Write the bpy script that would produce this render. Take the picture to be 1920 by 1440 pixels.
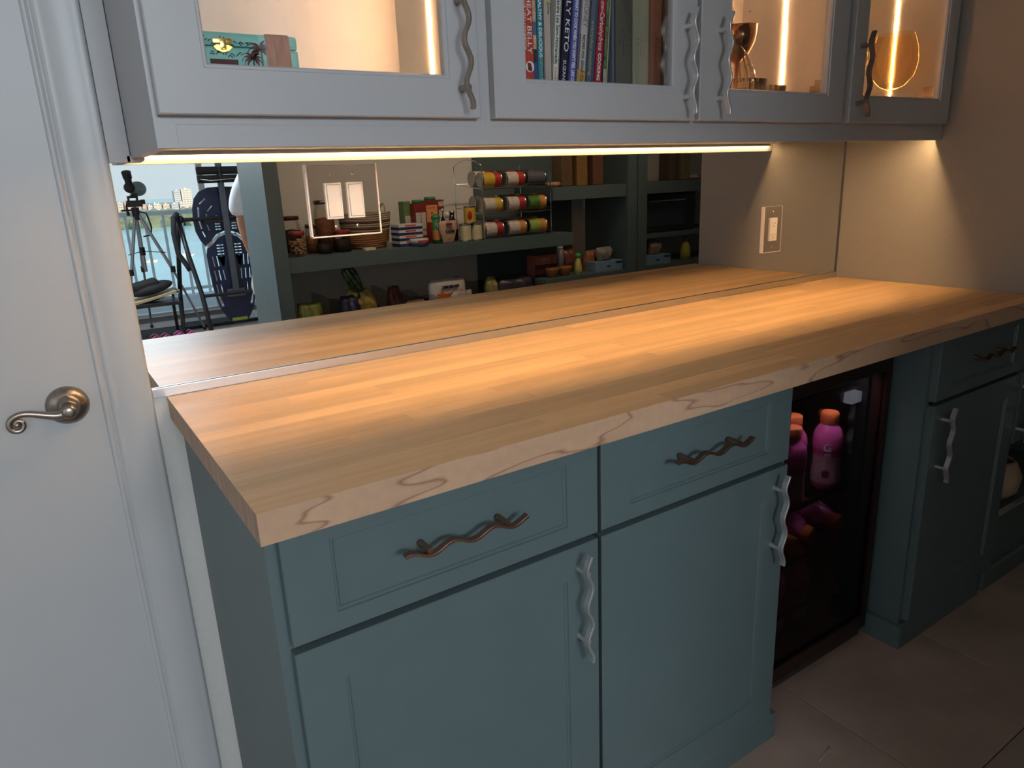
import bpy, bmesh, math, random
from mathutils import Vector, Matrix, Euler
random.seed(7)
PI = math.pi
S = bpy.context.scene
for o in list(bpy.data.objects): bpy.data.objects.remove(o)
COL = S.collection

# ------------------------------------------------------------------ camera
FW = Vector((0.52570453, 0.80521211, -0.27435052))
RT = Vector((0.83028704, -0.55586466, -0.04047121))
UP = Vector((0.18508967, 0.20651378, 0.96077774))
cd = bpy.data.cameras.new('camera'); cam = bpy.data.objects.new('camera', cd); COL.objects.link(cam)
cam.matrix_world = Matrix(((RT.x, UP.x, -FW.x, -0.1657), (RT.y, UP.y, -FW.y, -1.474), (RT.z, UP.z, -FW.z, 1.347), (0, 0, 0, 1)))
cd.sensor_width = 36; cd.lens = 1339.04 / 1920 * 36; cd.clip_start = 0.02; cd.clip_end = 9000
S.camera = cam

# ------------------------------------------------------------------ world, sun, lamps, exposure
W = bpy.data.worlds.new('world'); S.world = W; W.use_nodes = True
nt = W.node_tree; nt.nodes.clear()
tc = nt.nodes.new('ShaderNodeTexCoord'); sp = nt.nodes.new('ShaderNodeSeparateXYZ')
rp = nt.nodes.new('ShaderNodeValToRGB'); bg = nt.nodes.new('ShaderNodeBackground'); wo = nt.nodes.new('ShaderNodeOutputWorld')
nt.links.new(tc.outputs['Generated'], sp.inputs[0]); nt.links.new(sp.outputs['Z'], rp.inputs[0])
nt.links.new(rp.outputs[0], bg.inputs[0]); nt.links.new(bg.outputs[0], wo.inputs[0])
e = rp.color_ramp.elements
e[0].position = 0.0; e[0].color = (0.66, 0.75, 0.80, 1)
e[1].position = 0.6; e[1].color = (0.42, 0.60, 0.85, 1)
m_ = rp.color_ramp.elements.new(0.08); m_.color = (0.63, 0.74, 0.83, 1)
bg.inputs[1].default_value = 1.1

def lamp(name, kind, loc, rot, energy, color, sx=1, sy=1):
    d = bpy.data.lights.new(name, kind); d.energy = energy; d.color = color
    if kind == 'AREA': d.shape = 'RECTANGLE'; d.size = sx; d.size_y = sy
    o = bpy.data.objects.new(name, d); COL.objects.link(o); o.location = loc; o.rotation_euler = rot
    return o
sun = lamp('sun', 'SUN', (0, 0, 50), (math.radians(64), 0, math.radians(165)), 4.6, (1.0, 0.80, 0.56)); sun.data.angle = 0.01
lamp('overhead_fill', 'AREA', (-0.12, -5.3, 2.5), (math.radians(54), 0, math.radians(4)), 185, (0.80, 0.90, 1.0), 2.1, 1.0)  # unseen overhead fill, added to brighten the kitchen fronts and door
lamp('side_fill', 'AREA', (-2.5, -1.75, 1.5), (math.radians(90), 0, math.radians(-86)), 6.5, (0.80, 0.90, 1.0), 1.6, 1.9)  # unseen fill added before the solid left wall, which has no window
pl_ = lamp('pantry_fill', 'AREA', (2.0, -1.05, 2.57), (math.radians(-40), 0, 0), 3.0, (1.0, 0.74, 0.50), 2.4, .10); pl_.data.spread = math.radians(64)  # unseen warm fill, added to brighten the pantry shelves
S.view_settings.view_transform = 'Standard'; S.view_settings.look = 'None'
S.view_settings.gamma = 1; S.view_settings.use_curve_mapping = False; S.view_settings.exposure = 0.0
LED = (1.0, 0.64, 0.30)
LED_UNDER = 168.0
LED_IN = 150.0

# ------------------------------------------------------------------ helpers
def hexc(h):
    h = h.lstrip('#'); c = [int(h[i:i+2], 16) / 255 for i in (0, 2, 4)]
    return tuple(x / 12.92 if x <= .04045 else ((x + .055) / 1.055) ** 2.4 for x in c)

def mat(name, col, rough=.5, metal=0., var=.06, scale=30., bump=.0, trans=0., emit=0., spec=.5, aniso=None, coat=0.):
    m = bpy.data.materials.new(name); m.use_nodes = True; n = m.node_tree; b = n.nodes['Principled BSDF']
    if isinstance(col, str): col = hexc(col)
    b.inputs['Roughness'].default_value = rough; b.inputs['Metallic'].default_value = metal
    b.inputs['Specular IOR Level'].default_value = spec
    b.inputs['Coat Weight'].default_value = coat
    t = n.nodes.new('ShaderNodeTexCoord'); nz = n.nodes.new('ShaderNodeTexNoise')
    mp = n.nodes.new('ShaderNodeMapping'); n.links.new(t.outputs['Object'], mp.inputs[0]); n.links.new(mp.outputs[0], nz.inputs[0])
    if aniso: mp.inputs['Scale'].default_value = aniso
    nz.inputs['Scale'].default_value = scale; nz.inputs['Detail'].default_value = 4
    r = n.nodes.new('ShaderNodeValToRGB'); n.links.new(nz.outputs[0], r.inputs[0])
    r.color_ramp.elements[0].position = .3; r.color_ramp.elements[1].position = .7
    r.color_ramp.elements[0].color = tuple(max(0, c * (1 - var)) for c in col) + (1,)
    r.color_ramp.elements[1].color = tuple(min(1, c * (1 + var)) for c in col) + (1,)
    n.links.new(r.outputs[0], b.inputs['Base Color'])
    if bump:
        bp = n.nodes.new('ShaderNodeBump'); bp.inputs['Strength'].default_value = bump; bp.inputs['Distance'].default_value = .002
        n.links.new(nz.outputs[0], bp.inputs['Height']); n.links.new(bp.outputs[0], b.inputs['Normal'])
    if trans: b.inputs['Transmission Weight'].default_value = trans
    if emit:
        b.inputs['Emission Color'].default_value = tuple(col) + (1,); b.inputs['Emission Strength'].default_value = emit
    return m

def emis(name, col, s):
    m = bpy.data.materials.new(name); m.use_nodes = True; n = m.node_tree; n.nodes.clear()
    e_ = n.nodes.new('ShaderNodeEmission'); o = n.nodes.new('ShaderNodeOutputMaterial')
    e_.inputs[0].default_value = tuple(col) + (1,); e_.inputs[1].default_value = s
    n.links.new(e_.outputs[0], o.inputs[0]); return m

def pane(name, tint, gloss=.08):
    m = bpy.data.materials.new(name); m.use_nodes = True; n = m.node_tree; n.nodes.clear()
    tr = n.nodes.new('ShaderNodeBsdfTransparent'); gl = n.nodes.new('ShaderNodeBsdfGlossy'); mx = n.nodes.new('ShaderNodeMixShader')
    fr = n.nodes.new('ShaderNodeFresnel'); fr.inputs[0].default_value = 1.45
    ml = n.nodes.new('ShaderNodeMath'); ml.operation = 'MULTIPLY'; ml.inputs[1].default_value = gloss
    o = n.nodes.new('ShaderNodeOutputMaterial'); gl.inputs['Roughness'].default_value = .02
    tr.inputs[0].default_value = tuple(tint) + (1,)
    n.links.new(fr.outputs[0], ml.inputs[0]); n.links.new(ml.outputs[0], mx.inputs[0])
    n.links.new(tr.outputs[0], mx.inputs[1]); n.links.new(gl.outputs[0], mx.inputs[2]); n.links.new(mx.outputs[0], o.inputs[0]); return m

class MB:
    def __init__(s): s.bm = bmesh.new(); s.mi = 0
    def _fin(s, vs):
        fs = set()
        for v in vs: fs.update(v.link_faces)
        for f in fs: f.material_index = s.mi
    def box(s, x0, x1, y0, y1, z0, z1, bev=0, M=None):
        r = bmesh.ops.create_cube(s.bm, size=1)['verts']
        for v in r: v.co = Vector(((x0 + x1) / 2 + v.co.x * (x1 - x0), (y0 + y1) / 2 + v.co.y * (y1 - y0), (z0 + z1) / 2 + v.co.z * (z1 - z0)))
        if M is not None:
            for v in r: v.co = M @ v.co
        s._fin(r)
        if bev:
            es = set()
            for v in r: es.update(v.link_edges)
            bmesh.ops.bevel(s.bm, geom=list(es), offset=bev, segments=2, affect='EDGES', profile=.6, material=-1)
        return s
    def cyl(s, p0, p1, r0, r1=None, n=16, cap=True):
        r1 = r0 if r1 is None else r1
        p0 = Vector(p0); p1 = Vector(p1); d = p1 - p0
        q = d.to_track_quat('Z', 'Y').to_matrix().to_4x4(); q.translation = (p0 + p1) / 2
        r = bmesh.ops.create_cone(s.bm, cap_ends=cap, segments=n, radius1=r0, radius2=r1, depth=d.length, matrix=q)['verts']
        s._fin(r); return s
    def lathe(s, prof, n=24, M=None, flute=0, nf=0):
        rings = []
        for (r, z) in prof:
            if r < 1e-6: ring = [s.bm.verts.new((0, 0, z))]
            else: ring = [s.bm.verts.new(((r * (1 + flute * math.cos(nf * 2 * PI * i / n))) * math.cos(2 * PI * i / n), (r * (1 + flute * math.cos(nf * 2 * PI * i / n))) * math.sin(2 * PI * i / n), z)) for i in range(n)]
            rings.append(ring)
        for a, b in zip(rings, rings[1:]):
            for i in range(n):
                j = (i + 1) % n
                try:
                    if len(a) == 1 and len(b) == 1: continue
                    if len(a) == 1: f = s.bm.faces.new((a[0], b[j], b[i]))
                    elif len(b) == 1: f = s.bm.faces.new((a[i], a[j], b[0]))
                    else: f = s.bm.faces.new((a[i], a[j], b[j], b[i]))
                    f.material_index = s.mi; f.smooth = True
                except ValueError: pass
        if M is not None:
            for rg in rings:
                for v in rg: v.co = M @ v.co
        return s
    def sphere(s, c, r, sc=(1, 1, 1), n=12):
        m = Matrix.Translation(c) @ Matrix.Diagonal((sc[0], sc[1], sc[2], 1))
        v = bmesh.ops.create_uvsphere(s.bm, u_segments=n, v_segments=max(6, n // 2 + 2), radius=r, matrix=m)['verts']
        s._fin(v)
        for x in v:
            for f in x.link_faces: f.smooth = True
        return s
    def tube(s, pts, rad, n=8, flat=None, cap=True):
        # swept section; rad number or list; flat=(w,t,side vector) gives a ribbon
        pts = [Vector(p) for p in pts]; prev = None; k = len(pts)
        for i, p in enumerate(pts):
            t = (pts[min(i + 1, k - 1)] - pts[max(i - 1, 0)]).normalized()
            if flat:
                w, th, side = flat; sd = Vector(side).normalized(); nn = t.cross(sd).normalized()
                c = [(-1, -.75), (-.93, -1), (.93, -1), (1, -.75), (1, .75), (.93, 1), (-.93, 1), (-1, .75)]
                ring = [s.bm.verts.new(p + sd * (a * w / 2) + nn * (b * th / 2)) for a, b in c]
            else:
                u = t.orthogonal().normalized() if i == 0 else (u - t * u.dot(t)).normalized()
                v = t.cross(u); r = rad[i] if isinstance(rad, (list, tuple)) else rad
                ring = [s.bm.verts.new(p + (u * math.cos(2 * PI * j / n) + v * math.sin(2 * PI * j / n)) * r) for j in range(n)]
            if prev:
                for j in range(len(ring)):
                    f = s.bm.faces.new((prev[j], prev[(j + 1) % len(ring)], ring[(j + 1) % len(ring)], ring[j])); f.material_index = s.mi
                    f.smooth = not flat
            elif cap: s.bm.faces.new(ring[::-1]).material_index = s.mi
            prev = ring
        if cap: s.bm.faces.new(prev).material_index = s.mi
        return s
    def prism(s, poly, d0, d1, axis='z'):
        def P(a, b, c): return {'z': (a, b, c), 'y': (a, c, b), 'x': (c, a, b)}[axis]
        A = [s.bm.verts.new(P(a, b, d0)) for a, b in poly]; B = [s.bm.verts.new(P(a, b, d1)) for a, b in poly]
        n = len(poly)
        fs = [s.bm.faces.new(A[::-1]), s.bm.faces.new(B)] + [s.bm.faces.new((A[i], A[(i + 1) % n], B[(i + 1) % n], B[i])) for i in range(n)]
        for f in fs: f.material_index = s.mi
        return s
    def quad(s, *ps):
        f = s.bm.faces.new([s.bm.verts.new(p) for p in ps]); f.material_index = s.mi; return s
    def build(s, name, mats, parent=None, M=None, smooth=None, weld=False):
        me = bpy.data.meshes.new(name)
        if M is not None: s.bm.transform(M)
        bmesh.ops.recalc_face_normals(s.bm, faces=s.bm.faces)
        s.bm.to_mesh(me); s.bm.free()
        for m in (mats if isinstance(mats, (list, tuple)) else [mats]): me.materials.append(m)
        o = bpy.data.objects.new(name, me); COL.objects.link(o)
        if parent is not None:
            o.parent = parent
        if smooth: smooth_obj(o, smooth)
        return o
def smooth_obj(o, ang=40):
    me = o.data
    for p in me.polygons: p.use_smooth = True
    bm = bmesh.new(); bm.from_mesh(me)
    for ed in bm.edges:
        if len(ed.link_faces) == 2: ed.smooth = ed.calc_face_angle(0) < math.radians(ang)
    bm.to_mesh(me); bm.free()

def tag(o, label=None, cat=None, group=None, kind=None):
    if label: o['label'] = label
    if cat: o['category'] = cat
    if group: o['group'] = group
    if kind: o['kind'] = kind
    return o
def thing(name, label, cat, loc=(0, 0, 0), group=None, rz=0):
    o = bpy.data.objects.new(name, None); COL.objects.link(o); o.location = loc; o.rotation_euler.z = rz; o.empty_display_size = .05
    return tag(o, label, cat, group)
def copy_tree(o, loc=None, rz=None, label=None):
    c = o.copy(); COL.objects.link(c)
    if loc is not None: c.location = loc
    if rz is not None: c.rotation_euler.z = rz
    if label: c['label'] = label
    for ch in list(o.children):
        d = ch.copy(); COL.objects.link(d); d.parent = c
        for g in list(ch.children):
            k = g.copy(); COL.objects.link(k); k.parent = d
    return c
STRUCT = lambda o, lab=None, cat=None: tag(o, lab, cat, kind='structure')
_txt = {}
def text(body, size, m, parent, M, name='lettering', depth=.0003, sx=1.0, align='CENTER', shear=0, bold=0, fit=0):
    cu = bpy.data.curves.new('t', 'FONT'); cu.body = body; cu.size = size; cu.extrude = depth; cu.align_x = align; cu.align_y = 'CENTER'
    cu.shear = shear; cu.offset = bold; cu.resolution_u = 3
    o = bpy.data.objects.new('t', cu); COL.objects.link(o)
    dg = bpy.context.evaluated_depsgraph_get(); me = bpy.data.meshes.new_from_object(o.evaluated_get(dg))
    bpy.data.objects.remove(o); bpy.data.curves.remove(cu)
    if fit:
        xs = [v.co.x for v in me.vertices]; sx = fit / (max(xs) - min(xs))
    me.transform(M @ Matrix.Diagonal((sx, 1, 1, 1)))
    me.materials.clear(); me.materials.append(m); me.name = name
    t = bpy.data.objects.new(name, me); COL.objects.link(t); t.parent = parent
    return t
def FRONT(x, y, z, down=False, back=False):
    # text frame: readable from -y (or from +y when back); down = reads top to bottom
    R = Matrix.Rotation(PI if back else 0, 4, 'Z') @ Matrix.Rotation(PI / 2, 4, 'X')
    if down: R = R @ Matrix.Rotation(-PI / 2, 4, 'Z')
    return Matrix.Translation((x, y, z)) @ R
Z0 = 0.975
# ------------------------------------------------------------------ materials
white_paint = mat('white_paint', (.43, .435, .44), .42, var=.015, scale=9)
trim_paint = mat('trim_paint', (.44, .445, .45), .38, var=.015, scale=9)
upper_paint = mat('upper_cabinet_paint', (.40, .395, .40), .40, var=.012, scale=12)
teal = mat('teal_cabinet_paint', (.100, .140, .142), .42, var=.03, scale=14, spec=.45)
inside_white = mat('cabinet_interior', (.72, .70, .66), .5, var=.02)
grey_wall = mat('taupe_wall_paint', (.25, .225, .195), .72, var=.03, scale=240, bump=.08)
room_wall = mat('room_wall_paint', (.72, .70, .66), .8, var=.02, scale=60)
ceil_m = mat('ceiling_paint', (.72, .72, .70), .85, var=.02)
nickel = mat('brushed_nickel', (.70, .70, .70), .34, .82, var=.08, scale=180, aniso=(1, 1, .08))
warm_nickel = mat('nickel_warm_reflection', (.34, .20, .145), .40, 1., var=.10, scale=160)  # drawer handle metal, warm wood reflection painted into its colour
bronze = mat('dark_nickel', (.34, .29, .25), .34, 1., var=.08, scale=160)
chrome = mat('chrome', (.80, .80, .80), .08, 1., var=.02)
alu = mat('aluminium_channel', (.86, .86, .87), .32, 1., var=.03, aniso=(.05, 1, 1))
black = mat('black_plastic', (.012, .012, .013), .45, var=.2)
dark_gap = mat('shadow_gap_black', (.006, .006, .007), .8)
mirror_m = bpy.data.materials.new('mirror_silver'); mirror_m.use_nodes = True
b_ = mirror_m.node_tree.nodes['Principled BSDF']; b_.inputs['Metallic'].default_value = 1; b_.inputs['Roughness'].default_value = 0.0
b_.inputs['Base Color'].default_value = (.90, .91, .90, 1)
plate_mirror = mirror_m.copy(); plate_mirror.name = 'plate_mirror'; plate_mirror.node_tree.nodes['Principled BSDF'].inputs['Base Color'].default_value = (.74, .72, .70, 1)
plate_edge = mat('acrylic_plate_edge', (.95, .80, .70), .25, var=.02)
rocker_m = mat('white_switch_plastic', (.80, .74, .70), .3, var=.01)
clear_glass = pane('clear_pane', (.97, .97, .96), .5)
led_m = emis('led_under_cabinet', LED, LED_UNDER)
led_in = emis('led_cabinet_strip', (1.0, .50, .22), LED_IN)

def wood_mat():
    m = bpy.data.materials.new('maple_stave'); m.use_nodes = True; n = m.node_tree; b = n.nodes['Principled BSDF']
    L = n.links.new; N = n.nodes.new
    oi = N('ShaderNodeObjectInfo'); tc_ = N('ShaderNodeTexCoord'); mp = N('ShaderNodeMapping')
    L(tc_.outputs['Object'], mp.inputs[0]); mp.inputs['Scale'].default_value = (1.2, 26, 26)
    cmb = N('ShaderNodeCombineXYZ'); mu = N('ShaderNodeMath'); mu.operation = 'MULTIPLY'; mu.inputs[1].default_value = 40
    L(oi.outputs['Random'], mu.inputs[0]); L(mu.outputs[0], cmb.inputs[0]); L(mu.outputs[0], cmb.inputs[2]); L(cmb.outputs[0], mp.inputs['Location'])
    nz = N('ShaderNodeTexNoise'); nz.inputs['Scale'].default_value = 1.6; nz.inputs['Detail'].default_value = 7; nz.inputs['Distortion'].default_value = .5
    L(mp.outputs[0], nz.inputs[0])
    r = N('ShaderNodeValToRGB'); L(nz.outputs[0], r.inputs[0])
    r.color_ramp.elements[0].position = .30; r.color_ramp.elements[0].color = (.64, .37, .17, 1)
    r.color_ramp.elements[1].position = .66; r.color_ramp.elements[1].color = (.76, .465, .225, 1)
    # per stave value
    mr = N('ShaderNodeMapRange'); L(oi.outputs['Random'], mr.inputs[0]); mr.inputs[3].default_value = .84; mr.inputs[4].default_value = 1.10
    hs = N('ShaderNodeHueSaturation'); L(r.outputs[0], hs.inputs['Color']); L(mr.outputs[0], hs.inputs['Value'])
    L(hs.outputs[0], b.inputs['Base Color'])
    b.inputs['Roughness'].default_value = .45; b.inputs['Specular IOR Level'].default_value = .42
    bp = N('ShaderNodeBump'); bp.inputs['Strength'].default_value = .05; L(nz.outputs[0], bp.inputs['Height']); L(bp.outputs[0], b.inputs['Normal'])
    return m
wood = wood_mat()
def edge_wood():
    m = bpy.data.materials.new('maple_front_edge'); m.use_nodes = True; n = m.node_tree; b = n.nodes['Principled BSDF']
    L = n.links.new; N = n.nodes.new
    tc_ = N('ShaderNodeTexCoord'); mp = N('ShaderNodeMapping'); L(tc_.outputs['Object'], mp.inputs[0]); mp.inputs['Scale'].default_value = (1.5, 7, 9)
    nz = N('ShaderNodeTexNoise'); nz.inputs['Scale'].default_value = 1.5; nz.inputs['Detail'].default_value = 2.5; L(mp.outputs[0], nz.inputs[0])
    mu = N('ShaderNodeMath'); mu.operation = 'MULTIPLY'; mu.inputs[1].default_value = 7; L(nz.outputs[0], mu.inputs[0])
    fr = N('ShaderNodeMath'); fr.operation = 'FRACT'; L(mu.outputs[0], fr.inputs[0])
    r = N('ShaderNodeValToRGB'); L(fr.outputs[0], r.inputs[0]); c = r.color_ramp
    c.elements[0].position = 0; c.elements[0].color = (.30, .15, .085, 1)
    c.elements[1].position = .10; c.elements[1].color = (.56, .345, .215, 1)
    k = c.elements.new(.93); k.color = (.60, .375, .235, 1)
    k = c.elements.new(1.0); k.color = (.42, .23, .13, 1)
    n2 = N('ShaderNodeTexNoise'); n2.inputs['Scale'].default_value = 60; L(tc_.outputs['Object'], n2.inputs[0])
    mx = N('ShaderNodeMixRGB'); mx.blend_type = 'MULTIPLY'; mx.inputs[0].default_value = .18; L(r.outputs[0], mx.inputs[1]); L(n2.outputs[0], mx.inputs[2]); L(mx.outputs[0], b.inputs['Base Color'])
    b.inputs['Roughness'].default_value = .45
    return m
wood_edge = edge_wood()
def end_wood():
    return mat('maple_end_grain', (.40, .25, .16), .5, var=.22, scale=70, aniso=(1, 1, .25))
wood_end = end_wood()

# ------------------------------------------------------------------ structure: room shell
CEIL = 2.62
f = MB().box(-2.75, 4.4, -7.6, .12, -.06, -.006).build('floor', mat('grout', (.10, .075, .06), .9)); STRUCT(f)
tile_mats = [mat('floor_tile_%d' % i, c, .46, var=.13, scale=5.5, bump=.1, spec=.4) for i, c in enumerate([(.37, .27, .215), (.34, .25, .20), (.39, .285, .23)])]
tm = []
for k in range(3):
    mb = MB().box(0, .5185, 0, .5185, -.012, 0, .0015)
    me = bpy.data.meshes.new('tile'); mb.bm.to_mesh(me); mb.bm.free(); me.materials.append(tile_mats[k]); tm.append(me)
i = 0
x = 1.307 - .521 * 7
while x < 4.2:
    y = -.932
    ys = [y - .521 * j for j in range(-1, 13)]
    for yy in ys:
        if x > 1.9 and yy < -2.6: continue
        t = bpy.data.objects.new('tile', tm[random.randrange(3)]); COL.objects.link(t); t.location = (x, yy, 0); t.parent = f; i += 1
    x += .521
scf = MB(); scf.tube([(1.156, -.704, .0006), (1.191, -.698, .0007), (1.217, -.692, .0006)], .0009, 5); scf.tube([(1.217, -.692, .0006), (1.204, -.709, .0006)], .0009, 5)
scf.build('scuff_mark', mat('pale_scuff', (.45, .38, .33), .7), f)
c = MB().box(-2.75, 4.4, -9.6, .12, CEIL, CEIL + .2).build('ceiling', ceil_m); STRUCT(c)
o = MB().box(-2.75, 4.4, 0, .12, 0, CEIL).build('wall_back', room_wall); STRUCT(o)
o = MB().box(-2.75, -2.6, -7.7, 0, 0, CEIL).build('wall_left', room_wall); STRUCT(o)
o = MB().box(4.3, 4.45, -7.7, 0, 0, CEIL).build('wall_far_right', room_wall); STRUCT(o)
wr = MB(); wr.box(2.17, 2.27, -.63, 0, Z0 + .0005, CEIL - .001); wr.box(2.17, 2.235, -.57, 0, 0, Z0 + .0005)
STRUCT(wr.build('wall_right', grey_wall))
o = MB().box(.79, 4.3, -2.47, -2.372, 0, CEIL).build('wall_pantry', room_wall); STRUCT(o)
# wall around the balcony door
wf = MB(); wf.box(-2.75, -2.3, -7.7, -7.6, 0, CEIL); wf.box(3.3, 4.4, -7.7, -7.6, 0, CEIL); wf.box(-2.3, 3.3, -7.7, -7.6, 2.35, CEIL)
STRUCT(wf.build('wall_front', room_wall))
win = MB()
for a in (-2.3, -.33, 1.585, 3.24): win.box(a, a + .06, -7.68, -7.62, .03, 2.35)
win.box(-2.3, 3.3, -7.68, -7.62, 2.29, 2.35); win.box(-2.3, 3.3, -7.70, -7.60, 0, .035)
wn = win.build('window_1', mat('window_frame_white', (.75, .76, .76), .4)); STRUCT(wn)
for a, b in ((-2.24, -.33), (-.27, 1.585), (1.645, 3.24)):
    MB().box(a, b, -7.654, -7.648, .04, 2.29).build('pane', pane('window_glass', (.97, .985, .985), .35), wn)
# skirting and door
o = MB().box(.744, .764, -2.37, -1.98, 0, .005).build('trim_1', trim_paint); STRUCT(o)
dr = MB().box(-.985, -.108, -.008, -.0005, .008, 2.13).build('door_1', white_paint); STRUCT(dr)
cs = MB()
prof = [(-.1085, 0), (-.1085, -.009), (-.105, -.0125), (-.101, -.0125), (-.098, -.0095), (-.095, -.0095), (-.092, -.0135), (-.087, -.0155), (-.083, -.0145), (-.080, -.0165), (-.040, -.0185), (-.034, -.0175), (-.030, -.0185), (-.026, -.0165), (-.024, -.011), (-.024, 0)]
cs.prism(prof, 0, 2.17, 'z')
cs.prism([(-x_ - 1.09, y_) for x_, y_ in prof][::-1], 0, 2.17, 'z')
cs.box(-1.07, -.024, -.018, 0, 2.135, 2.215)
o = cs.build('trim_2', trim_paint, smooth=50); STRUCT(o)
# lever handle, a part of the door
hd = MB()
hd.lathe([(.0, .030), (.010, .030), (.0135, .029), (.0155, .024), (.0165, .018), (.022, .0155), (.029, .012), (.0335, .006), (.0345, .002), (.0345, 0)], 40, Matrix.Translation((-.161, -.008, .992)) @ Matrix.Rotation(PI / 2, 4, 'X'))
hd.cyl((-.161, -.03, .992), (-.161, -.066, .993), .0125, .0115, 24)
hd.sphere((-.161, -.066, .993), .0118, (1, .5, 1), 20)
lv = [(-.160, .993), (-.167, .9905), (-.178, .9885), (-.192, .9915), (-.207, .9965), (-.221, 1.0005), (-.232, 1.001), (-.242, .9975), (-.2485, .990), (-.2490, .981), (-.2435, .9745), (-.2350, .9740), (-.2295, .980), (-.2300, .988), (-.2360, .9915), (-.2410, .9870), (-.2385, .9825)]
def catmull(P_, n_=5):
    out = []
    for i_ in range(len(P_) - 1):
        p0, p1, p2, p3 = P_[max(i_ - 1, 0)], P_[i_], P_[i_ + 1], P_[min(i_ + 2, len(P_) - 1)]
        for k_ in range(n_):
            t_ = k_ / n_; out.append(tuple(.5 * (2 * b + (c - a) * t_ + (2 * a - 5 * b + 4 * c - d) * t_ ** 2 + (3 * b - a - 3 * c + d) * t_ ** 3) for a, b, c, d in zip(p0, p1, p2, p3)))
    return out + [tuple(P_[-1])]
lr = [.0088, .0085, .0078, .0068, .006, .0056, .0052, .005, .0048, .0047, .0045, .0043, .004, .0038, .0036, .0036, .0038]
cv = catmull([(a, b, c) for (a, b), c in zip(lv, lr)])
hd.tube([(a, -.058, b) for a, b, c in cv], [c for a, b, c in cv], 14)
hd.sphere((-.238, -.058, .9845), .0055, (1, 1, 1), 12)
h = hd.build('lever_handle', bronze, dr, smooth=60); h['label'] = 'brushed bronze lever handle with scrolled end'

# ------------------------------------------------------------------ balcony and the view outside
o = MB().box(-2.75, 4.4, -9.55, -7.7, -.2, -.02).build('balcony_floor', mat('balcony_concrete', (.55, .56, .56), .8)); STRUCT(o)
rl = thing('balcony_railing', 'grey white metal balcony railing in front of the water', 'railing', (0, -9.3, 0))
rm = mat('railing_paint', (.86, .88, .90), .4)
MB().box(-2.7, 4.3, -.03, .03, 1.085, 1.145, .006).build('top_rail', rm, rl)
MB().box(-2.7, 4.3, -.02, .02, .06, .10).build('bottom_rail', rm, rl)
bar = None
for k in range(-16, 14):
    xx = 1.393 + .226 * k
    if not -2.7 < xx < 4.3: continue
    if bar is None: bar = MB().box(-.017, .017, -.012, .012, -.0, 1.09).build('baluster', rm, rl)
    else:
        nb = bar.copy(); COL.objects.link(nb); nb.parent = rl; nb.location.x = xx; continue
    bar.location.x = xx
WZ = -28.6
water = MB(); n_ = 1
water.box(-3000, 3500, -6000, -14, WZ - 1, WZ)
wm = mat('bay_water', (.30, .62, .70), .22, var=.14, scale=.012, bump=.0); 
tag(water.build('bay_water', wm), 'turquoise bay water beyond the balcony', 'water', kind='stuff')
def bumps(name, x0, x1, y0, y1, nx, ny, h, r, m):
    mb = MB()
    for a in range(nx):
        for b in range(ny):
            xx = x0 + (x1 - x0) * (a + random.random()) / nx; yy = y0 + (y1 - y0) * (b + random.random()) / ny
            rr = r * random.uniform(.6, 1.2)
            mm = Matrix.Translation((xx, yy, WZ + h * random.uniform(.25, .7))) @ Matrix.Diagonal((rr, rr, rr * random.uniform(.7, 1.1), 1))
            vs = bmesh.ops.create_icosphere(mb.bm, subdivisions=1, radius=1, matrix=mm)['verts']
            for v in vs: v.co += Vector([random.uniform(-.15, .15) * rr for _ in range(3)])
    return mb.build(name, m)
tag(bumps('mangrove_trees', -100, 520, -930, -750, 90, 5, 8, 7.5, mat('mangrove_leaves', (.22, .26, .17), .9, var=.3, scale=.08)), 'low green mangrove island across the bay', 'trees', kind='stuff')
tag(bumps('shore_trees', -100, 900, -1395, -1375, 150, 1, 4, 7, mat('shore_leaves', (.25, .30, .24), .9, var=.3, scale=.08)), 'far line of hazy shore trees below the skyline', 'trees', kind='stuff')
land = MB().box(-1500, 3000, -3000, -1380, WZ, WZ + 2).build('far_shore', mat('shore', (.38, .38, .33), .9)); STRUCT(land)
bcol = [(.74, .62, .48), (.78, .72, .62), (.66, .48, .38), (.72, .70, .68), (.60, .62, .64)]
bmats = [mat('facade_%d' % k, c_, .8, var=.05, scale=.2) for k, c_ in enumerate(bcol)]
wnd = mat('far_window_glass', (.30, .38, .48), .3, var=.1, scale=.2)
def building(x, y, w, h, d, k, label, cols=0):
    t = thing('far_building', label, 'building', (x, y, WZ + 2), 'skyline buildings')
    b = MB().box(-w / 2, w / 2, -d / 2, d / 2, 0, h)
    b.box(-w / 2 - .5, w / 2 + .5, -d / 2 - .5, d / 2 + .5, h, h + 1.0); b.box(-w * .15, w * .15, -d * .2, d * .2, h + 1, h + 3.4)
    b.build('wall', bmats[k], t)
    fl = max(2, int(h / 3.6))
    for q in range(fl):
        MB().box(-w / 2 + w * .08, w / 2 - w * .08, d / 2, d / 2 + .15, 1.2 + q * h / fl, 1.2 + q * h / fl + 1.5).build('window_band', wnd, t)
    if cols:
        m2 = MB()
        for q in range(cols + 1): m2.box(-w / 2 + w * q / cols - .6, -w / 2 + w * q / cols + .6, d / 2, d / 2 + .9, 0, h)
        m2.build('balcony_fin', bmats[1], t)
pl = ['tan', 'cream', 'terracotta', 'white', 'grey']; bx = 138
spec = []; ORD = ['leftmost','second from left','third from left','fourth from left','fifth from left','sixth from left','seventh from left','eighth from left','ninth from left','tenth from left','eleventh from left','twelfth from left']
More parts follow.
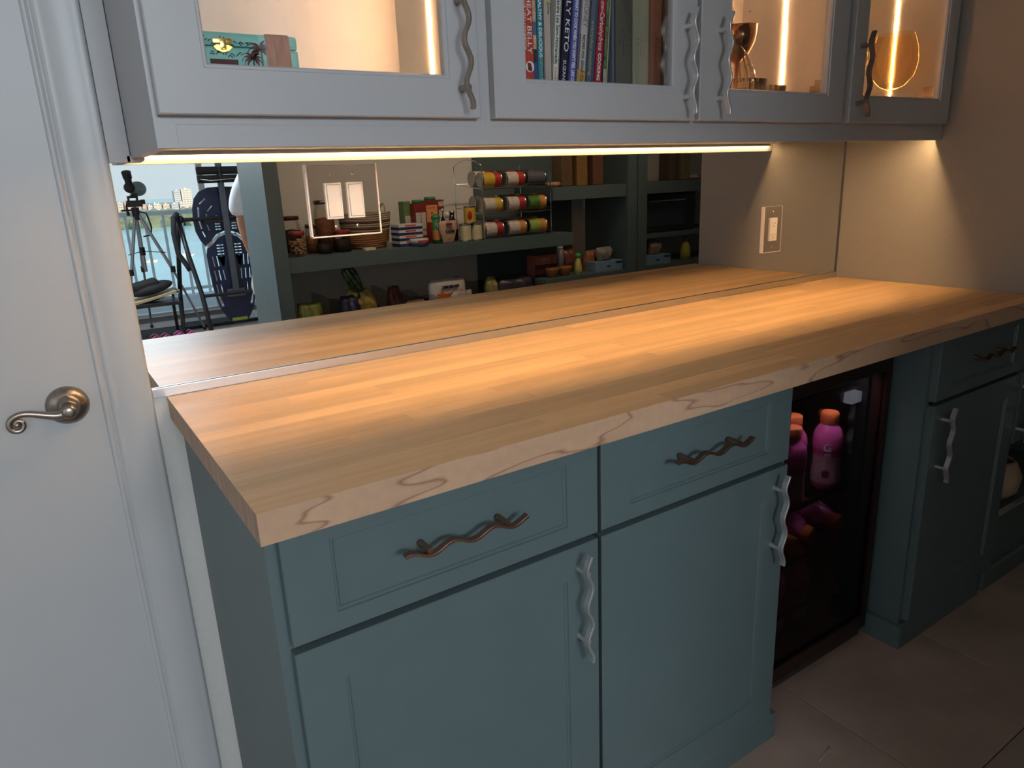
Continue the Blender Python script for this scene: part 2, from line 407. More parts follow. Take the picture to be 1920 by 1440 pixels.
while bx < 238:
    w = random.uniform(6, 13); hh = random.uniform(9, 14) if bx > 175 else random.uniform(14, 19)
    spec.append((bx + w / 2, w, hh, random.choice([0, 1, 1, 2, 3, 3, 4]) if bx > 180 else random.choice([2, 0, 1]))); bx += w + random.uniform(1.2, 3)
for q_, (xx, w, hh, k) in enumerate(spec):
    building(xx, -1425 + random.uniform(-8, 8), w, hh, 20, k, '%s low block, %s in the mirrored skyline' % (pl[k], ORD[min(q_, 11)]))
building(247, -1500, 11, 33, 18, 4, 'grey left half of the tallest distant tower', 0)
building(263, -1500, 16, 35.5, 18, 1, 'cream tallest distant tower with balconies', 3)
def boat(x, y, s, label, mast=True):
    t = thing('sailboat', label, 'boat', (x, y, WZ), 'boats on the bay')
    MB().prism([(-s, .7), (-s * .9, -.2), (s * .8, -.2), (s * 1.15, .9), (0, .75)], -s * .25, s * .25, 'y').build('hull', bmats[3], t)
    MB().box(-s * .5, s * .3, -s * .15, s * .15, .7, 1.5, .1).build('cabin', bmats[1], t)
    if mast: MB().cyl((s * .1, 0, .7), (s * .1, 0, s * 2.6), .12, .07, 8).build('mast', bmats[3], t)
boat(63, -388, 4.2, 'white sailboat anchored nearer on the open water'); boat(46, -372, 2.4, 'small white boat left of the anchored sailboat', False)
boat(37, -195, 3.4, 'white motor yacht moored closest below the balcony', False)

# ------------------------------------------------------------------ mirror backsplash, channel, filler
mr_ = MB().box(-.0235, 2.166, -.0032, -.0008, Z0 + .006, 1.455).build('mirror_backsplash', [mirror_m]); 
tag(mr_, 'large frameless wall mirror between countertop and upper cabinets', 'mirror')
ch = MB(); ch.box(-.0235, 2.1695, -.0095, -.0072, Z0 + .0005, Z0 + .0185, .0006); ch.box(-.0235, 2.1695, -.0072, -.0001, Z0 + .0005, Z0 + .003)
ch = ch.build('mirror_channel', alu); tag(ch, 'thin aluminium channel holding the bottom edge of the wall mirror', 'trim')
ck = MB().box(2.1662, 2.1695, -.006, -.0005, Z0 + .019, 1.452).build('corner_bead', mat('dark_sealant', (.05, .045, .04), .4)); tag(ck, 'dark vertical joint strip where wall mirror meets the taupe wall', 'trim')
fl = MB()
fl.box(-.0238, .0105, -.013, 0, 1.4035, 2.3, .001)
fl.prism([(.005, 1.4035), (.026, 1.4035), (.031, 1.406), (.033, 1.4095), (.031, 1.413), (.026, 1.4145), (.005, 1.4145)], -.013, 0, 'y')
tag(fl.build('filler_strip', upper_paint), 'pale filler board between door casing and upper cabinet side', 'trim')

# ------------------------------------------------------------------ butcher block worktop
ct = thing('countertop', 'long maple butcher block worktop over the teal base cabinets', 'countertop', (0, 0, Z0))
TH = .0432; rows = 16; y0c = -.0102; y1c = -.6495; rw = (y1c - y0c) / rows
random.seed(21)
for r in range(rows):
    ya = y0c + rw * (r + 1); yb = y0c + rw * r
    x = 0.0; first = True; last_row = r == rows - 1
    while x < 2.1685:
        L = random.uniform(.30, .85)
        if first: L *= random.uniform(.35, 1.0)
        if last_row: L = random.choice([.95, .7, .6])
        xe = min(2.1685, x + L)
        if 2.1685 - xe < .12: xe = 2.1685
        mb = MB(); mb.box(x + .00008, xe - .00008, ya + .00008, yb - .00008, -TH, 0)
        o = mb.build('stave', [wood, wood_edge, wood_end], ct)
        for p in o.data.polygons:
            if last_row and p.normal.y < -.9: p.material_index = 1
            elif p.normal.x < -.9 and first: p.material_index = 2
        x = xe; first = False

# ------------------------------------------------------------------ handles
def wave_handle(parent, x, yf, z, L=.212, vertical=True, name='handle', m=None):
    # wavy flat bar, waves stand off the face, two round posts
    N = 40; pts = []
    for k in range(N + 1):
        s = -L / 2 + L * k / N
        off = .029
        lat = 0.0056 * math.sin(2 * PI * 3.0 * (k / N) + .9)
        pts.append((x + lat, yf - off, z + s) if vertical else (x + s, yf - off, z + lat))
    mb = MB(); mb.tube(pts, 0, flat=(.0125, .0046, (0, 1, 0)))
    for s in (-.066, .070):
        a = (x, yf, z + s) if vertical else (x + s, yf, z)
        b = (x, yf - .029, z + s) if vertical else (x + s, yf - .029, z)
        mb.cyl(a, b, .0058, .0048, 14)
    return mb.build(name, m or nickel, parent, smooth=35)

def shaker(mb, x0, x1, yf, z0, z1, ix0, ix1, iz0, iz1, th=.0195, rec=.006, back=True):
    # frame with bevelled inner edge and recessed flat panel; yf = front plane
    B = .005
    def ring(a, b):
        for i_ in range(4):
            j = (i_ + 1) % 4
            mb.quad(a[i_], a[j], b[j], b[i_])
    R = lambda u0, u1, w0, w1, y: [(u0, y, w0), (u1, y, w0), (u1, y, w1), (u0, y, w1)]
    c_ = .0018
    O0 = R(x0, x1, z0, z1, yf + th); O1 = R(x0, x1, z0, z1, yf + c_); O2 = R(x0 + c_, x1 - c_, z0 + c_, z1 - c_, yf)
    I0 = R(ix0, ix1, iz0, iz1, yf); I1 = R(ix0 + .0012, ix1 - .0012, iz0 + .0012, iz1 - .0012, yf + .003)
    I2 = R(ix0 + B, ix1 - B, iz0 + B, iz1 - B, yf + .003); I3 = R(ix0 + B + .002, ix1 - B - .002, iz0 + B + .002, iz1 - B - .002, yf + rec)
    ring(O0, O1); ring(O1, O2); ring(O2, I0); ring(I0, I1); ring(I1, I2); ring(I2, I3)
    if back: mb.quad(*I3); mb.quad(*O0[::-1])
    else:
        I4 = R(ix0 + B + .002, ix1 - B - .002, iz0 + B + .002, iz1 - B - .002, yf + th); ring(I3, I4); ring(I4, O0)

YD = -.595; YB = -.5755
def base(x0, x1, label, dx0, dx1, hx, doorh='right', dh=.285):
    t = thing('base_cabinet', label, 'cabinet', (0, 0, 0), 'teal base cabinets')
    b = MB(); zt = Z0 - TH - .0003
    b.box(x0, x1, YB, -.004, .055, zt)
    b.mi = 1; b.box(x0 if x0 > .5 and x0 < 1 else dx0 + .003, min(x1 if x1 < .6 or x1 > 2 else dx1 - .003, x1), YB - .0008, YB + .01, .088, Z0 - .058)  # black sheet behind the fronts paints in the shade of the gaps
    b.build('body', [teal, dark_gap], t)
    d = MB(); zo0, zo1 = Z0 - .2335, Z0 - .052
    shaker(d, dx0, dx1, YD, zo0, zo1, dx0 + .066, dx1 - .068, zo0 + .031, Z0 - .087)
    d = d.build('drawer', teal, t)
    wave_handle(d, (dx0 + dx1) / 2 - .004, YD, Z0 - .140, vertical=False, m=warm_nickel)
    d = MB(); shaker(d, dx0, dx1, YD, .082, Z0 - .2455, dx0 + .066, dx1 - .070, .082 + .066, Z0 - .2455 - .062)
    d = d.build('door', teal, t)
    wave_handle(d, hx, YD, Z0 - .358, vertical=True)
    # plinth wraps front and ends
    p = MB(); p.prism([(YB - .016, 0), (YB - .016, .062), (YB - .010, .070), (YB, .070), (YB, 0)], x0 - .0 if x0 > 1 else x0, x1, 'x')
    p = p.build('plinth', teal, t)
    return t
c1 = base(.018, .5795, 'teal base cabinet nearest the white door, at the end of the worktop', .0335, .5775, .531)
c2 = base(.5805, 1.127, 'teal base cabinet just left of the dark beverage cooler', .5855, 1.1145, 1.072)
c3 = base(1.715, 2.165, 'dark shaded teal base cabinet to the right of the cooler', 1.729, 2.227, 1.775)
for t, x0, x1 in ((c2, 1.127, 1.142), (c3, 1.700, 1.715)):
    MB().box(x0, x1, YB - .016, -.30, 0, .070, .001).build('plinth_return', teal, t)
MB().box(.003, .018, YB - .002, -.01, 0, .003).build('plinth_return', teal, c1)
# cabinet beyond the wall end, with an open basket niche
t = thing('base_cabinet', 'dark base cabinet with open niche at the far right picture edge', 'cabinet', (0, 0, 0), 'teal base cabinets')
b = MB(); b.box(2.24, 2.255, YB, -.05, .055, .93); b.box(2.9, 2.915, YB, -.05, .055, .93); b.box(2.255, 2.9, YB, -.05, .50, .93); b.box(2.255, 2.9, YB, -.05, .055, .25); b.box(2.255, 2.9, -.07, -.05, .25, .5)
b.build('body', teal, t)
MB().prism([(YB - .016, 0), (YB - .016, .062), (YB - .010, .070), (YB, .070), (YB, 0)], 2.2, 2.915, 'x').build('plinth', teal, t)
d = MB(); shaker(d, 2.2425, 2.56, YD, .50, Z0 - .2455, 2.30, 2.50, .55, Z0 - .30); d = d.build('door', teal, t)
wave_handle(d, 2.215 + .04, YD, Z0 - .36)
MB().box(2.255, 2.9, YB - .012, YB + .002, .248, .258).build('rim', nickel, t)
pt = MB(); pt.lathe([(0, 0), (.045, 0), (.07, .03), (.078, .08), (.06, .125), (.05, .135), (.045, .13), (.052, .12), (.065, .08), (.0, .02)], 24)
o = pt.build('pot', mat('tan_stoneware', (.45, .33, .22), .6)); o.location = (2.40, -.50, .2505); tag(o, 'tan rounded stoneware pot in the open niche at lower right', 'pot')

# ------------------------------------------------------------------ beverage cooler
bc = thing('beverage_cooler', 'black beverage cooler with bronze framed glass door under the worktop', 'cooler', (0, 0, 0))
blk = mat('cooler_black', (.010, .008, .008), .35, var=.1); brn = mat('cooler_frame', (.045, .024, .017), .28, .6, var=.1)
CX0, CX1, CF = 1.165, 1.690, -.495; CT = .905
b = MB(); b.box(CX0, CX1, CF + .045, -.02, .03, .06); b.box(CX0, CX1, CF + .045, -.02, CT - .05, CT); b.box(CX0, CX0 + .03, CF + .045, -.02, .06, CT - .05); b.box(CX1 - .03, CX1, CF + .045, -.02, .06, CT - .05); b.box(CX0 + .03, CX1 - .03, -.06, -.02, .06, CT - .05)
b.build('body', blk, bc)
d = MB(); d.box(CX0, CX1, CF, CF + .04, CT - .085, CT, .002); d.box(CX0, CX1, CF, CF + .04, .03, .075, .002); d.box(CX0, CX0 + .035, CF, CF + .04, .075, CT - .085); d.box(CX1 - .022, CX1, CF, CF + .04, .075, CT - .085)
d = d.build('door', brn, bc)
MB().box(CX0 + .035, CX1 - .022, CF + .008, CF + .012, .075, CT - .085).build('door_glass', pane('smoked_glass', (.40, .36, .37), .45), d)
MB().box(CX0 + .02, CX1 - .01, CF + .012, CF + .06, 0, .028).build('kick_plate', mat('kick_brown', (.05, .035, .028), .6), bc)
for z in (.175, .33, .490): 
    sh = MB()
    for k in range(15): sh.cyl((CX0 + .035 + k * .032, CF + .055, z), (CX0 + .035 + k * .032, -.07, z), .0015, n=6)
    for yy in (CF + .055, -.25, -.07): sh.cyl((CX0 + .03, yy, z), (CX1 - .03, yy, z), .002, n=6)
    sh.box(CX0 + .03, CX1 - .03, CF + .047, CF + .053, z - .008, z + .006)
    sh.build('wire_shelf', mat('shelf_wire', (.03, .03, .03), .3, .8), bc)
MB().box(1.612, 1.659, CF + .060, CF + .085, .722, .752, .002).build('interior_light', emis('cooler_led', (.70, .86, 1.0), 1.1), bc)
lamp('cooler_inner_lamp', 'AREA', (1.49, -.440, .845), (math.radians(8), 0, 0), 2.2, (.95, .93, 1.0), .34, .02)
pinkb = mat('pink_drink', (.74, .12, .38), .18, var=.1, scale=14, spec=.6, coat=.5); pinkt = mat('clear_pink_shoulder', (.80, .14, .48), .12, var=.1, spec=.7, coat=.6)
orng = mat('orange_cap', (.86, .21, .06), .4); lbl = mat('frosted_label', (.62, .42, .50), .35, var=.1)
logo_w = mat('white_print', (.85, .85, .88), .5)
def drink(loc, label, rot=None, logo=True, nm='drink_bottle'):
    t = thing(nm, label, 'bottle', loc, 'pink sports drinks in the cooler')
    if rot: t.rotation_euler = rot
    MB().lathe([(0, 0), (.030, 0), (.036, .006), (.038, .02), (.0375, .05), (.034, .075), (.036, .10), (.0385, .125), (.0385, .145), (.034, .165), (.022, .182), (.018, .188), (.018, .192), (0, .192)], 28).build('bottle_body', pinkb, t)
    MB().lathe([(.0394, .118), (.0394, .148), (.0352, .1655), (.0228, .1825)], 28).build('shoulder', pinkt, t)
    MB().lathe([(.0388, .022), (.0382, .050), (.0348, .075), (.0368, .098)], 28).build('sleeve_label', lbl, t)
    cpm = MB(); cpm.lathe([(.0, .218), (.020, .218), (.0228, .214), (.0232, .190), (.0225, .188)], 30, flute=.02, nf=15); cpm.build('cap', orng, t)
    if logo:
        text('G', .030, logo_w, t, FRONT(-.006, -.0398, .126), depth=.0012, bold=.001); text('FIT', .013, logo_w, t, FRONT(-.004, -.0397, .104), depth=.0012)
        mm = MB().cyl((-.006, -.036, .05), (-.006, -.0395, .05), .011, n=18).build('fruit_print', mat('print_plum', (.25, .02, .09), .5), t)
    return t
drink((1.548, -.415, .4945), 'pink sports drink bottle with white G, right of the cooler trio', (0, 0, -.85), logo=True)
drink((1.452, -.37, .4945), 'pink sports drink bottle in the middle behind the other two', logo=False)
drink((1.372, -.425, .4945), 'pink sports drink bottle half hidden by the base cabinet edge', logo=False)
for (a, z, l) in ((1.605, .372, 'lying drink bottle with orange cap, farthest right in cooler rack'), (1.480, .372, 'lying drink bottle with orange cap in middle of cooler rack'), (1.392, .372, 'lying drink bottle with orange cap nearest the cabinet edge')):
    drink((a, -.225, z + .0), l, (PI / 2, 0, 0), False, 'lying_drink_bottle')
for (a, l) in ((1.42, 'dim pink bottle standing on bottom cooler shelf, left one'), (1.53, 'dim pink bottle standing on bottom cooler shelf, right one')):
    drink((a, -.36, .062), l, None, False)

# ------------------------------------------------------------------ upper cabinets
ZU = 1.4108; ZT = 2.16; YF = -.311; YU = -.331
uc = thing('upper_cabinet', 'long pale grey upper cabinet with four glass doors and warm strip lights', 'cabinet', (0, 0, 0))
b = MB()
parts_x = [(.0115, .030), (.545, .563), (1.078, 1.098), (1.615, 1.640), (2.150, 2.168)]
b.box(.0115, .030, YF + .018, -.0035, ZU, ZT)
b.box(2.150, 2.168, YF + .018, -.0035, Z0 + .462, ZT)
b.box(.0115, 2.168, YF + .018, -.0035, ZT, ZT + .018)
b.build('carcass_side', upper_paint, uc)
b = MB()
for a, c_ in parts_x[1:4]: b.box(a, c_, YF + .02, -.008, Z0 + .47, ZT)
b.box(.030, 2.150, -.008, -.0035, Z0 + .49, ZT)
b.box(.030, 2.150, YF + .018, -.0035, Z0 + .470, Z0 + .488)
for a, c_ in ((.030, .545), (.563, 1.078), (1.098, 1.615), (1.640, 2.150)): b.box(a, c_, YF + .05, -.009, 1.835 if a > 1.6 else 1.90, 1.853 if a > 1.6 else 1.918)
b.build('carcass_inside', inside_white, uc)
# underside panel and face frame
MB().box(.030, 2.150, YF + .018, -.0035, Z0 + .462, Z0 + .4698).build('bottom_panel', upper_paint, uc)
b = MB()
b.box(.0115, 2.168, YF, YF + .0178, ZU, Z0 + .500)
for a, c_ in ((.0115, .045), (.532, .576), (1.070, 1.110), (1.606, 1.662), (2.135, 2.168)): b.box(a, c_, YF, YF + .0178, Z0 + .5, ZT)
b.box(.0115, 2.168, YF, YF + .0178, 2.11, ZT)
b.mi = 1
b.box(.040, .535, YF - .0002, YF + .002, Z0 + .4672, Z0 + .4680); b.box(.575, 2.14, YF - .0002, YF + .002, Z0 + .4672, Z0 + .4680)
b.box(.0395, .0402, YF - .0002, YF + .002, ZU + .001, Z0 + .468); b.box(.5348, .5355, YF - .0002, YF + .002, Z0 + .468, Z0 + .479); b.box(.5605, .5612, YF - .0002, YF + .002, Z0 + .468, Z0 + .5)
b.build('face_frame', [upper_paint, mat('paint_seam', (.36, .355, .35), .6)], uc)
doors = [(.0175, .5395, .085, .4815, .5015), (.5705, 1.0820, .636, 1.0220, 1.0455), (1.0950, 1.6240, 1.186, 1.5580, 1.150), (1.6520, 2.1540, 1.706, 2.1000, 1.682)]
for (x0, x1, a, c_, hx) in doors:
    d = MB(); shaker(d, x0, x1, YU, Z0 + .4795, 2.13, a, c_, Z0 + .5415, 2.065, th=.0195, rec=.006, back=False)
    d = d.build('glass_door', upper_paint, uc)
    MB().box(a + .003, c_ - .003, YU + .010, YU + .013, Z0 + .545, 2.06).build('glass_pane', clear_glass, d)
    wave_handle(d, hx, YU, Z0 + .592, L=.202, m=bronze if hx < .6 or hx > 1.6 else nickel)  # end handles get the darker metal, painting in their dim reflections
# hinges, shelf pin holes
hm = mat('hinge_metal', (.55, .48, .40), .25, 1.)
for xx in (1.6148, 2.1498):
    MB().box(xx - .012, xx, YF + .065, YF + .022, 1.535, 1.549, .001).build('hinge_arm', hm, uc)
    MB().box(xx - .010, xx, YF + .052, YF + .024, 1.5495, 1.562, .001).build('hinge_plate', hm, uc)
    hb = MB()
    for k in range(8): hb.cyl((xx + .0005, -.034, 1.60 + .034 * k), (xx - .0004, -.034, 1.60 + .034 * k), .0026, n=10)
    hb.build('shelf_pin_holes', black, uc)['kind'] = 'stuff'
# warm light strips inside each bay; last two unseen, added to brighten
for xx in (.5445, 1.0775, 1.6145, 2.1495, 1.1002, 1.6422):
    o = MB().box(xx - .0017, xx - .0004, -.1525, -.1480, Z0 + .4885, 2.155).build('strip_light', led_in, uc); o['label'] = 'glowing vertical warm light strip inside cabinet'
# LED strip under the cabinets: close behind the face frame
us = thing('under_cabinet_light', '', 'light'); b = MB(); b.box(.040, 2.145, YF + .0185, YF + .0195, Z0 + .4535, Z0 + .4615); b.box(.040, 2.145, YF + .0270, YF + .0280, Z0 + .4535, Z0 + .4615); b.box(.040, 2.145, YF + .0195, YF + .0270, Z0 + .4595, Z0 + .4615); b.build('channel', upper_paint, us); MB().box(.041, 2.144, YF + .0197, YF + .0268, Z0 + .4540, Z0 + .4550).build('diffuser', led_m, us); tag(us, 'glowing warm light bar along the underside of the upper cabinets', 'light')

# ------------------------------------------------------------------ switch plates on the mirror
sw = thing('switch_plate', 'square mirrored switch plate with two white rocker switches on the wall mirror', 'switch', (.3955, -.0034, Z0 + .346))
pb = MB(); pb.box(-.0745, .0745, -.005, 0, -.0705, .0705, .001); pb.build('plate', plate_mirror, sw)
eb = MB()
for a in (-1, 1): eb.box(a * .0757 - .0013, a * .0757 + .0013, -.0062, 0, -.072, .072)
eb.box(-.077, .077, -.0062, 0, -.0725, -.0700); eb.build('bevel_edge', plate_edge, sw)
for a in (-.0235, .0235):
    r = MB(); r.box(a - .0175, a + .0175, -.010, -.005, -.0365, .0355, .0012); r.mi = 1; r.box(a - .0145, a + .0145, -.0104, -.009, -.0330, .0320); r.mi = 0; r.prism([(-.0100, -.0318), (-.0125, -.0318), (-.0108, .0308), (-.0100, .0308)], a - .0136, a + .0136, 'x')
    r.build('rocker', [rocker_m, mat('rocker_seam', (.25, .20, .18), .5)], sw)
for a in (-.0235, .0235):
    for zz in (.052, -.052):
        s_ = MB(); s_.lathe([(0, .0016), (.0024, .0014), (.0034, 0)], 16, Matrix.Translation((a, -.005, zz)) @ Matrix.Rotation(PI / 2, 4, 'X')); s_.box(a - .0024, a + .0024, -.0068, -.006, zz - .0003, zz + .0003); s_.build('screw', chrome, sw)
ou = thing('outlet_plate', 'narrow mirrored outlet plate with white socket near the corner of the wall mirror', 'outlet', (1.802, -.0034, Z0 + .1885))
pb = MB(); pb.box(-.043, .043, -.005, 0, -.0705, .0705, .001); pb.build('plate', plate_mirror, ou)
eb = MB(); eb.box(-.0445, -.043, -.0062, 0, -.071, .071); eb.box(.043, .0438, -.0055, 0, -.071, .071); eb.box(-.0445, .0438, -.0055, 0, -.0717, -.0705); eb.box(-.0445, .0438, -.0055, 0, .0705, .0712)
eb.build('bevel_edge', plate_edge, ou)
r = MB(); r.box(-.0175, .0175, -.009, -.005, -.036, .036, .0015); r.mi = 1
for zz in (-.018, .018):
    r.box(-.0075, -.006, -.0092, -.0088, zz - .003, zz + .005); r.box(.0055, .007, -.0092, -.0088, zz - .002, zz + .004); r.cyl((0, -.0088, zz - .008), (0, -.0092, zz - .008), .002, n=10)
r.build('socket', [rocker_m, mat('socket_slots', (.12, .09, .08), .5)], ou)
for zz in (.055, -.055):
    s_ = MB(); s_.lathe([(0, .0014), (.002, .0012), (.003, 0)], 14, Matrix.Translation((0, -.005, zz)) @ Matrix.Rotation(PI / 2, 4, 'X')); s_.build('screw', chrome, ou)

# ------------------------------------------------------------------ things in the upper cabinets
SH = Z0 + .4885
# painted teal keepsake box
tb = thing('painted_box', 'turquoise painted wooden keepsake box with palm print and gold clasp', 'box', (.150, -.135, SH))
tq = mat('turquoise_paint', (.20, .55, .52), .5, var=.12, scale=22); brown = mat('brown_wood_strap', (.30, .12, .055), .55, var=.3, scale=60, aniso=(3, 1, .4)); dk = mat('dark_stencil', (.085, .03, .03), .7, var=.2)
def rbox(mb, x0, x1, y0, y1, z0, z1, r_=.008): mb.box(x0, x1, y0, y1, z0, z1, r_)
b = MB(); b.box(-.118, .118, -.065, .065, 0, .105, .004); b.build('box_body', tq, tb)
b = MB(); b.box(-.118, .118, -.065, .065, .1057, .127, .006); b.build('lid', tq, tb)
b = MB()
for sx in (.064, -.108): b.box(sx, sx + .041, -.0668, .0668, -.0, .1282, .004)
b.build('wood_strap', brown, tb)
g = mat('brass_clasp', (.95, .68, .22), .22, 1.)
b = MB(); b.box(-.018, .011, -.069, -.065, .108, .117, .0015); b.box(-.008, .001, -.0725, -.068, .100, .114, .0012); b.prism([(-.018, .104), (-.014, .099), (-.004, .0955), (.006, .099), (.011, .104), (.006, .107), (-.013, .107)], -.0695, -.065, 'y'); b.cyl((-.0035, -.0695, .1015), (-.0035, -.0725, .1015), .002, n=12)
b.build('clasp', g, tb, smooth=30)
b = MB()
def blade(px, pz, ang, L, w):
    n_ = 7; up = []; lo = []
    for k in range(n_ + 1):
        u = k / n_; a2 = ang - u * .9 * (1 if math.cos(ang) > 0 else -1); cx = px + L * u * math.cos(ang * (1 - u) + a2 * u); cz = pz + L * u * math.sin(ang * (1 - u) + a2 * u)
        ww = w * math.sin(PI * min(.97, u * .9 + .08)); up.append((cx - ww * math.sin(ang), cz + ww * math.cos(ang))); lo.append((cx + ww * math.sin(ang), cz - ww * math.cos(ang)))
    return up + lo[::-1]
def clipb(pl): return [(min(.0635, max(-.1, a_)), min(.12, max(.003, b_))) for a_, b_ in pl]
for (px, pz, sc) in ((.042, .089, .85), (.056, .102, 1.05)):
    for k in range(9): b.prism(clipb(blade(px, pz, PI * (k / 8.0) * 1.25 - .4, .023 * sc, .0023 * sc)), -.0657, -.0648, 'y')
    b.prism(clipb([(px - .001, 0.003), (px + .003, 0.003), (px + .0018, pz), (px - .0008, pz)]), -.0657, -.0648, 'y')
random.seed(4)
for (px, pz, wd) in ((-.034, .112, .014), (.026, .110, .011), (-.014, .094, .010), (.010, .093, .010)):
    for k in range(7):
        a = px - wd + wd * 2 * k / 6; b.prism(blade(a, pz + random.uniform(-.005, .002), random.uniform(.5, 2.6), .0075, .0009), -.0656, -.0648, 'y')
for (px, pz) in ((-.03, .119), (-.005, .119), (.041, .113), (.047, .112), (.0, .118)): b.cyl((px, -.0648, pz), (px, -.0656, pz), .0012, n=8)
b.box(-.025, .018, -.0657, -.0648, .074, .0865); b.prism([(-.044, .078), (-.038, .082), (-.034, .090), (-.036, .098), (-.044, .103)], -.0657, -.0648, 'y')
b.build('palm_stencil', dk, tb)['label'] = 'dark brown palm tree and scroll stencils'

# books
BK = []
def book(x, w, h, col, label, top=None, lean=0, y=-.285, depth=.19, cover=None, m=None):
    t = thing('cookbook', label, 'book', (x, y, SH + .0005 + max(0, math.sin(abs(lean)) * w)), 'books behind the second glass door'); t.rotation_euler.y = lean
    cm = m or mat('cover_%d' % len(BK), col, .38, var=.03); pm = paper
    c_ = MB(); c_.box(-w / 2, -w / 2 + .002, 0, depth, 0, h); c_.box(w / 2 - .002, w / 2, 0, depth, 0, h); c_.box(-w / 2, w / 2, 0, .002, 0, h, .0006)
    c_.build('cover', cm, t); MB().box(-w / 2 + .002, w / 2 - .002, .002, depth - .004, .003, h - .003).build('pages', paper, t)
    BK.append(t); return t
paper = mat('paper', (.72, .68, .58), .8); wtx = mat('title_white', (.86, .86, .84), .5); otx = mat('title_orange', (.70, .25, .08), .5); gtx = mat('title_grey', (.20, .21, .24), .5); ktx = mat('title_black', (.03, .03, .035), .5); ytx = mat('title_olive', (.42, .44, .24), .5)
def TX(t, body, size, m, dx, zc, sx=1., **k): return text(body, size, m, t, FRONT(dx, -.0006, zc, down=True), depth=.0004, sx=sx, **k)
t = book(.6800, .0355, .26, (.50, .06, .035), 'red wheat belly cookbook spine with white capitals, leftmost on the shelf')
TX(t, 'WHEAT BELLY', .0135, wtx, .0015, .1685, fit=.118); TX(t, '30-MINUTE (OR LESS!) COOKBOOK', .0072, wtx, -.0085, .178, fit=.126)
MB().cyl((.001, .0, .087), (.001, -.0006, .087), .0095, n=24).build('emblem', wtx, t); MB().prism([(-.004, .081), (.003, .078), (.006, .083), (.003, .093), (-.005, .094)], -.0010, 0, 'y').build('emblem_print', mat('maroon_print', (.16, .02, .02), .5), t)
skp = mat('photo_skin', (.55, .36, .24), .5, var=.4, scale=90)
for z0, z1, pm in ((.20, .26, mat('photo_apron', (.40, .30, .22), .5, var=.4, scale=90)), (.165, .20, skp), (.142, .165, mat('photo_blue', (.07, .16, .28), .5)), (.118, .142, skp), (.095, .118, ktx), (.0, .095, mat('photo_navy', (.04, .08, .25), .5))): MB().box(.0100, .0172, -.0006, 0, z0, z1).build('spine_photo', pm, t)
t = book(.7062, .0155, .25, (.035, .25, .34), 'teal spine on healthy and delicious instant pot cooking'); TX(t, 'HEALTHY & DELICIOUS', .0100, wtx, .0005, .159, fit=.108, bold=.0002); TX(t, 'INSTANT POT', .0095, ytx, .0005, .079, fit=.050)
t = book(.7240, .0190, .25, (.50, .42, .37), 'beige book with small dark text near the top'); TX(t, 'fast and easy', .0045, ktx, .003, .190, fit=.02); MB().box(-.007, .009, -.0007, 0, .200, .245).build('spine_panel', ytx, t)
t = book(.7345, .0155, .26, (.72, .71, .66), 'white spine with black semi-homemade cooking title', lean=.085); TX(t, 'Sandra Lee Semi-Homemade.', .0110, ktx, .0, .151, fit=.117); TX(t, 'cooking', .0095, otx, .0, .070, fit=.036); MB().box(-.0075, .0075, -.0007, 0, .212, .225).build('spine_band', otx, t)
t = book(.7530, .0200, .27, (.022, .018, .05), 'black keto cookbook spine with large white capitals', lean=.105); TX(t, 'SIMPLY KETO', .0150, wtx, .0015, .185, fit=.137); TX(t, 'SUZANNE', .0095, wtx, .0, .076, fit=.050)
t = book(.7745, .0195, .26, (.11, .12, .40), 'violet blue spine about not feeling like cooking', lean=.105); TX(t, "WHAT TO COOK WHEN YOU DON'T FEEL LIKE COOKING", .0100, wtx, .0, .125, fit=.170, bold=.0003)
t = book(.7965, .0205, .27, (.52, .50, .50), 'pale spine with honey recipes title and golden food photo', lean=.110); TX(t, 'TO HONEY', .0145, mat('title_rose', (.30, .20, .20), .5), .001, .200, fit=.072); TX(t, 'RECIPES FOR GREAT COFFEE', .0085, ktx, .0, .100, fit=.098); MB().box(-.0095, .0095, -.0004, 0, .012, .085).build('spine_photo', mat('photo_gold', (.50, .27, .07), .5, var=.6, scale=140), t); MB().box(-.0100, -.0070, -.0005, 0, .085, .15).build('spine_photo', mat('photo_brown', (.16, .07, .04), .5), t)
t = book(.8180, .0195, .25, (.12, .14, .18), 'slate blue spine with faint olive everyday cooking title', lean=.110); TX(t, 'everyday cooking', .0095, ytx, -.001, .126, fit=.10); MB().box(.004, .0092, -.0004, 0, 0, .25).build('spine_band', mat('band_teal', (.03, .10, .16), .5), t)
t = book(.8400, .0215, .27, (.42, .02, .045), 'crimson spine on low-carbohydrate cooking', lean=.105); TX(t, 'Low-Carbohydrate', .0145, wtx, .0, .171, fit=.096); TX(t, 'COOKING', .0105, wtx, .0, .0925, fit=.051, bold=.0003)
t = book(.8620, .0130, .26, (.06, .07, .04), 'narrow dark book with leafy green and white cover edge', lean=.075); MB().box(-.0062, .001, -.0005, 0, .09, .24).build('spine_photo', mat('photo_leaf', (.12, .17, .08), .5, var=.9, scale=110), t); MB().box(-.0062, .001, -.0005, 0, .0, .09).build('spine_photo', mat('photo_pale', (.45, .42, .38), .5, var=.5, scale=60), t); MB().box(.0022, .0046, -.0006, 0, .0, .26).build('spine_band', mat('band_lime', (.45, .48, .32), .5), t)
t = book(.8880, .0070, .26, (.24, .25, .36), 'very thin lilac booklet beside the grey binder')
leaf = mat('faint_floral', (.30, .27, .22), .6)
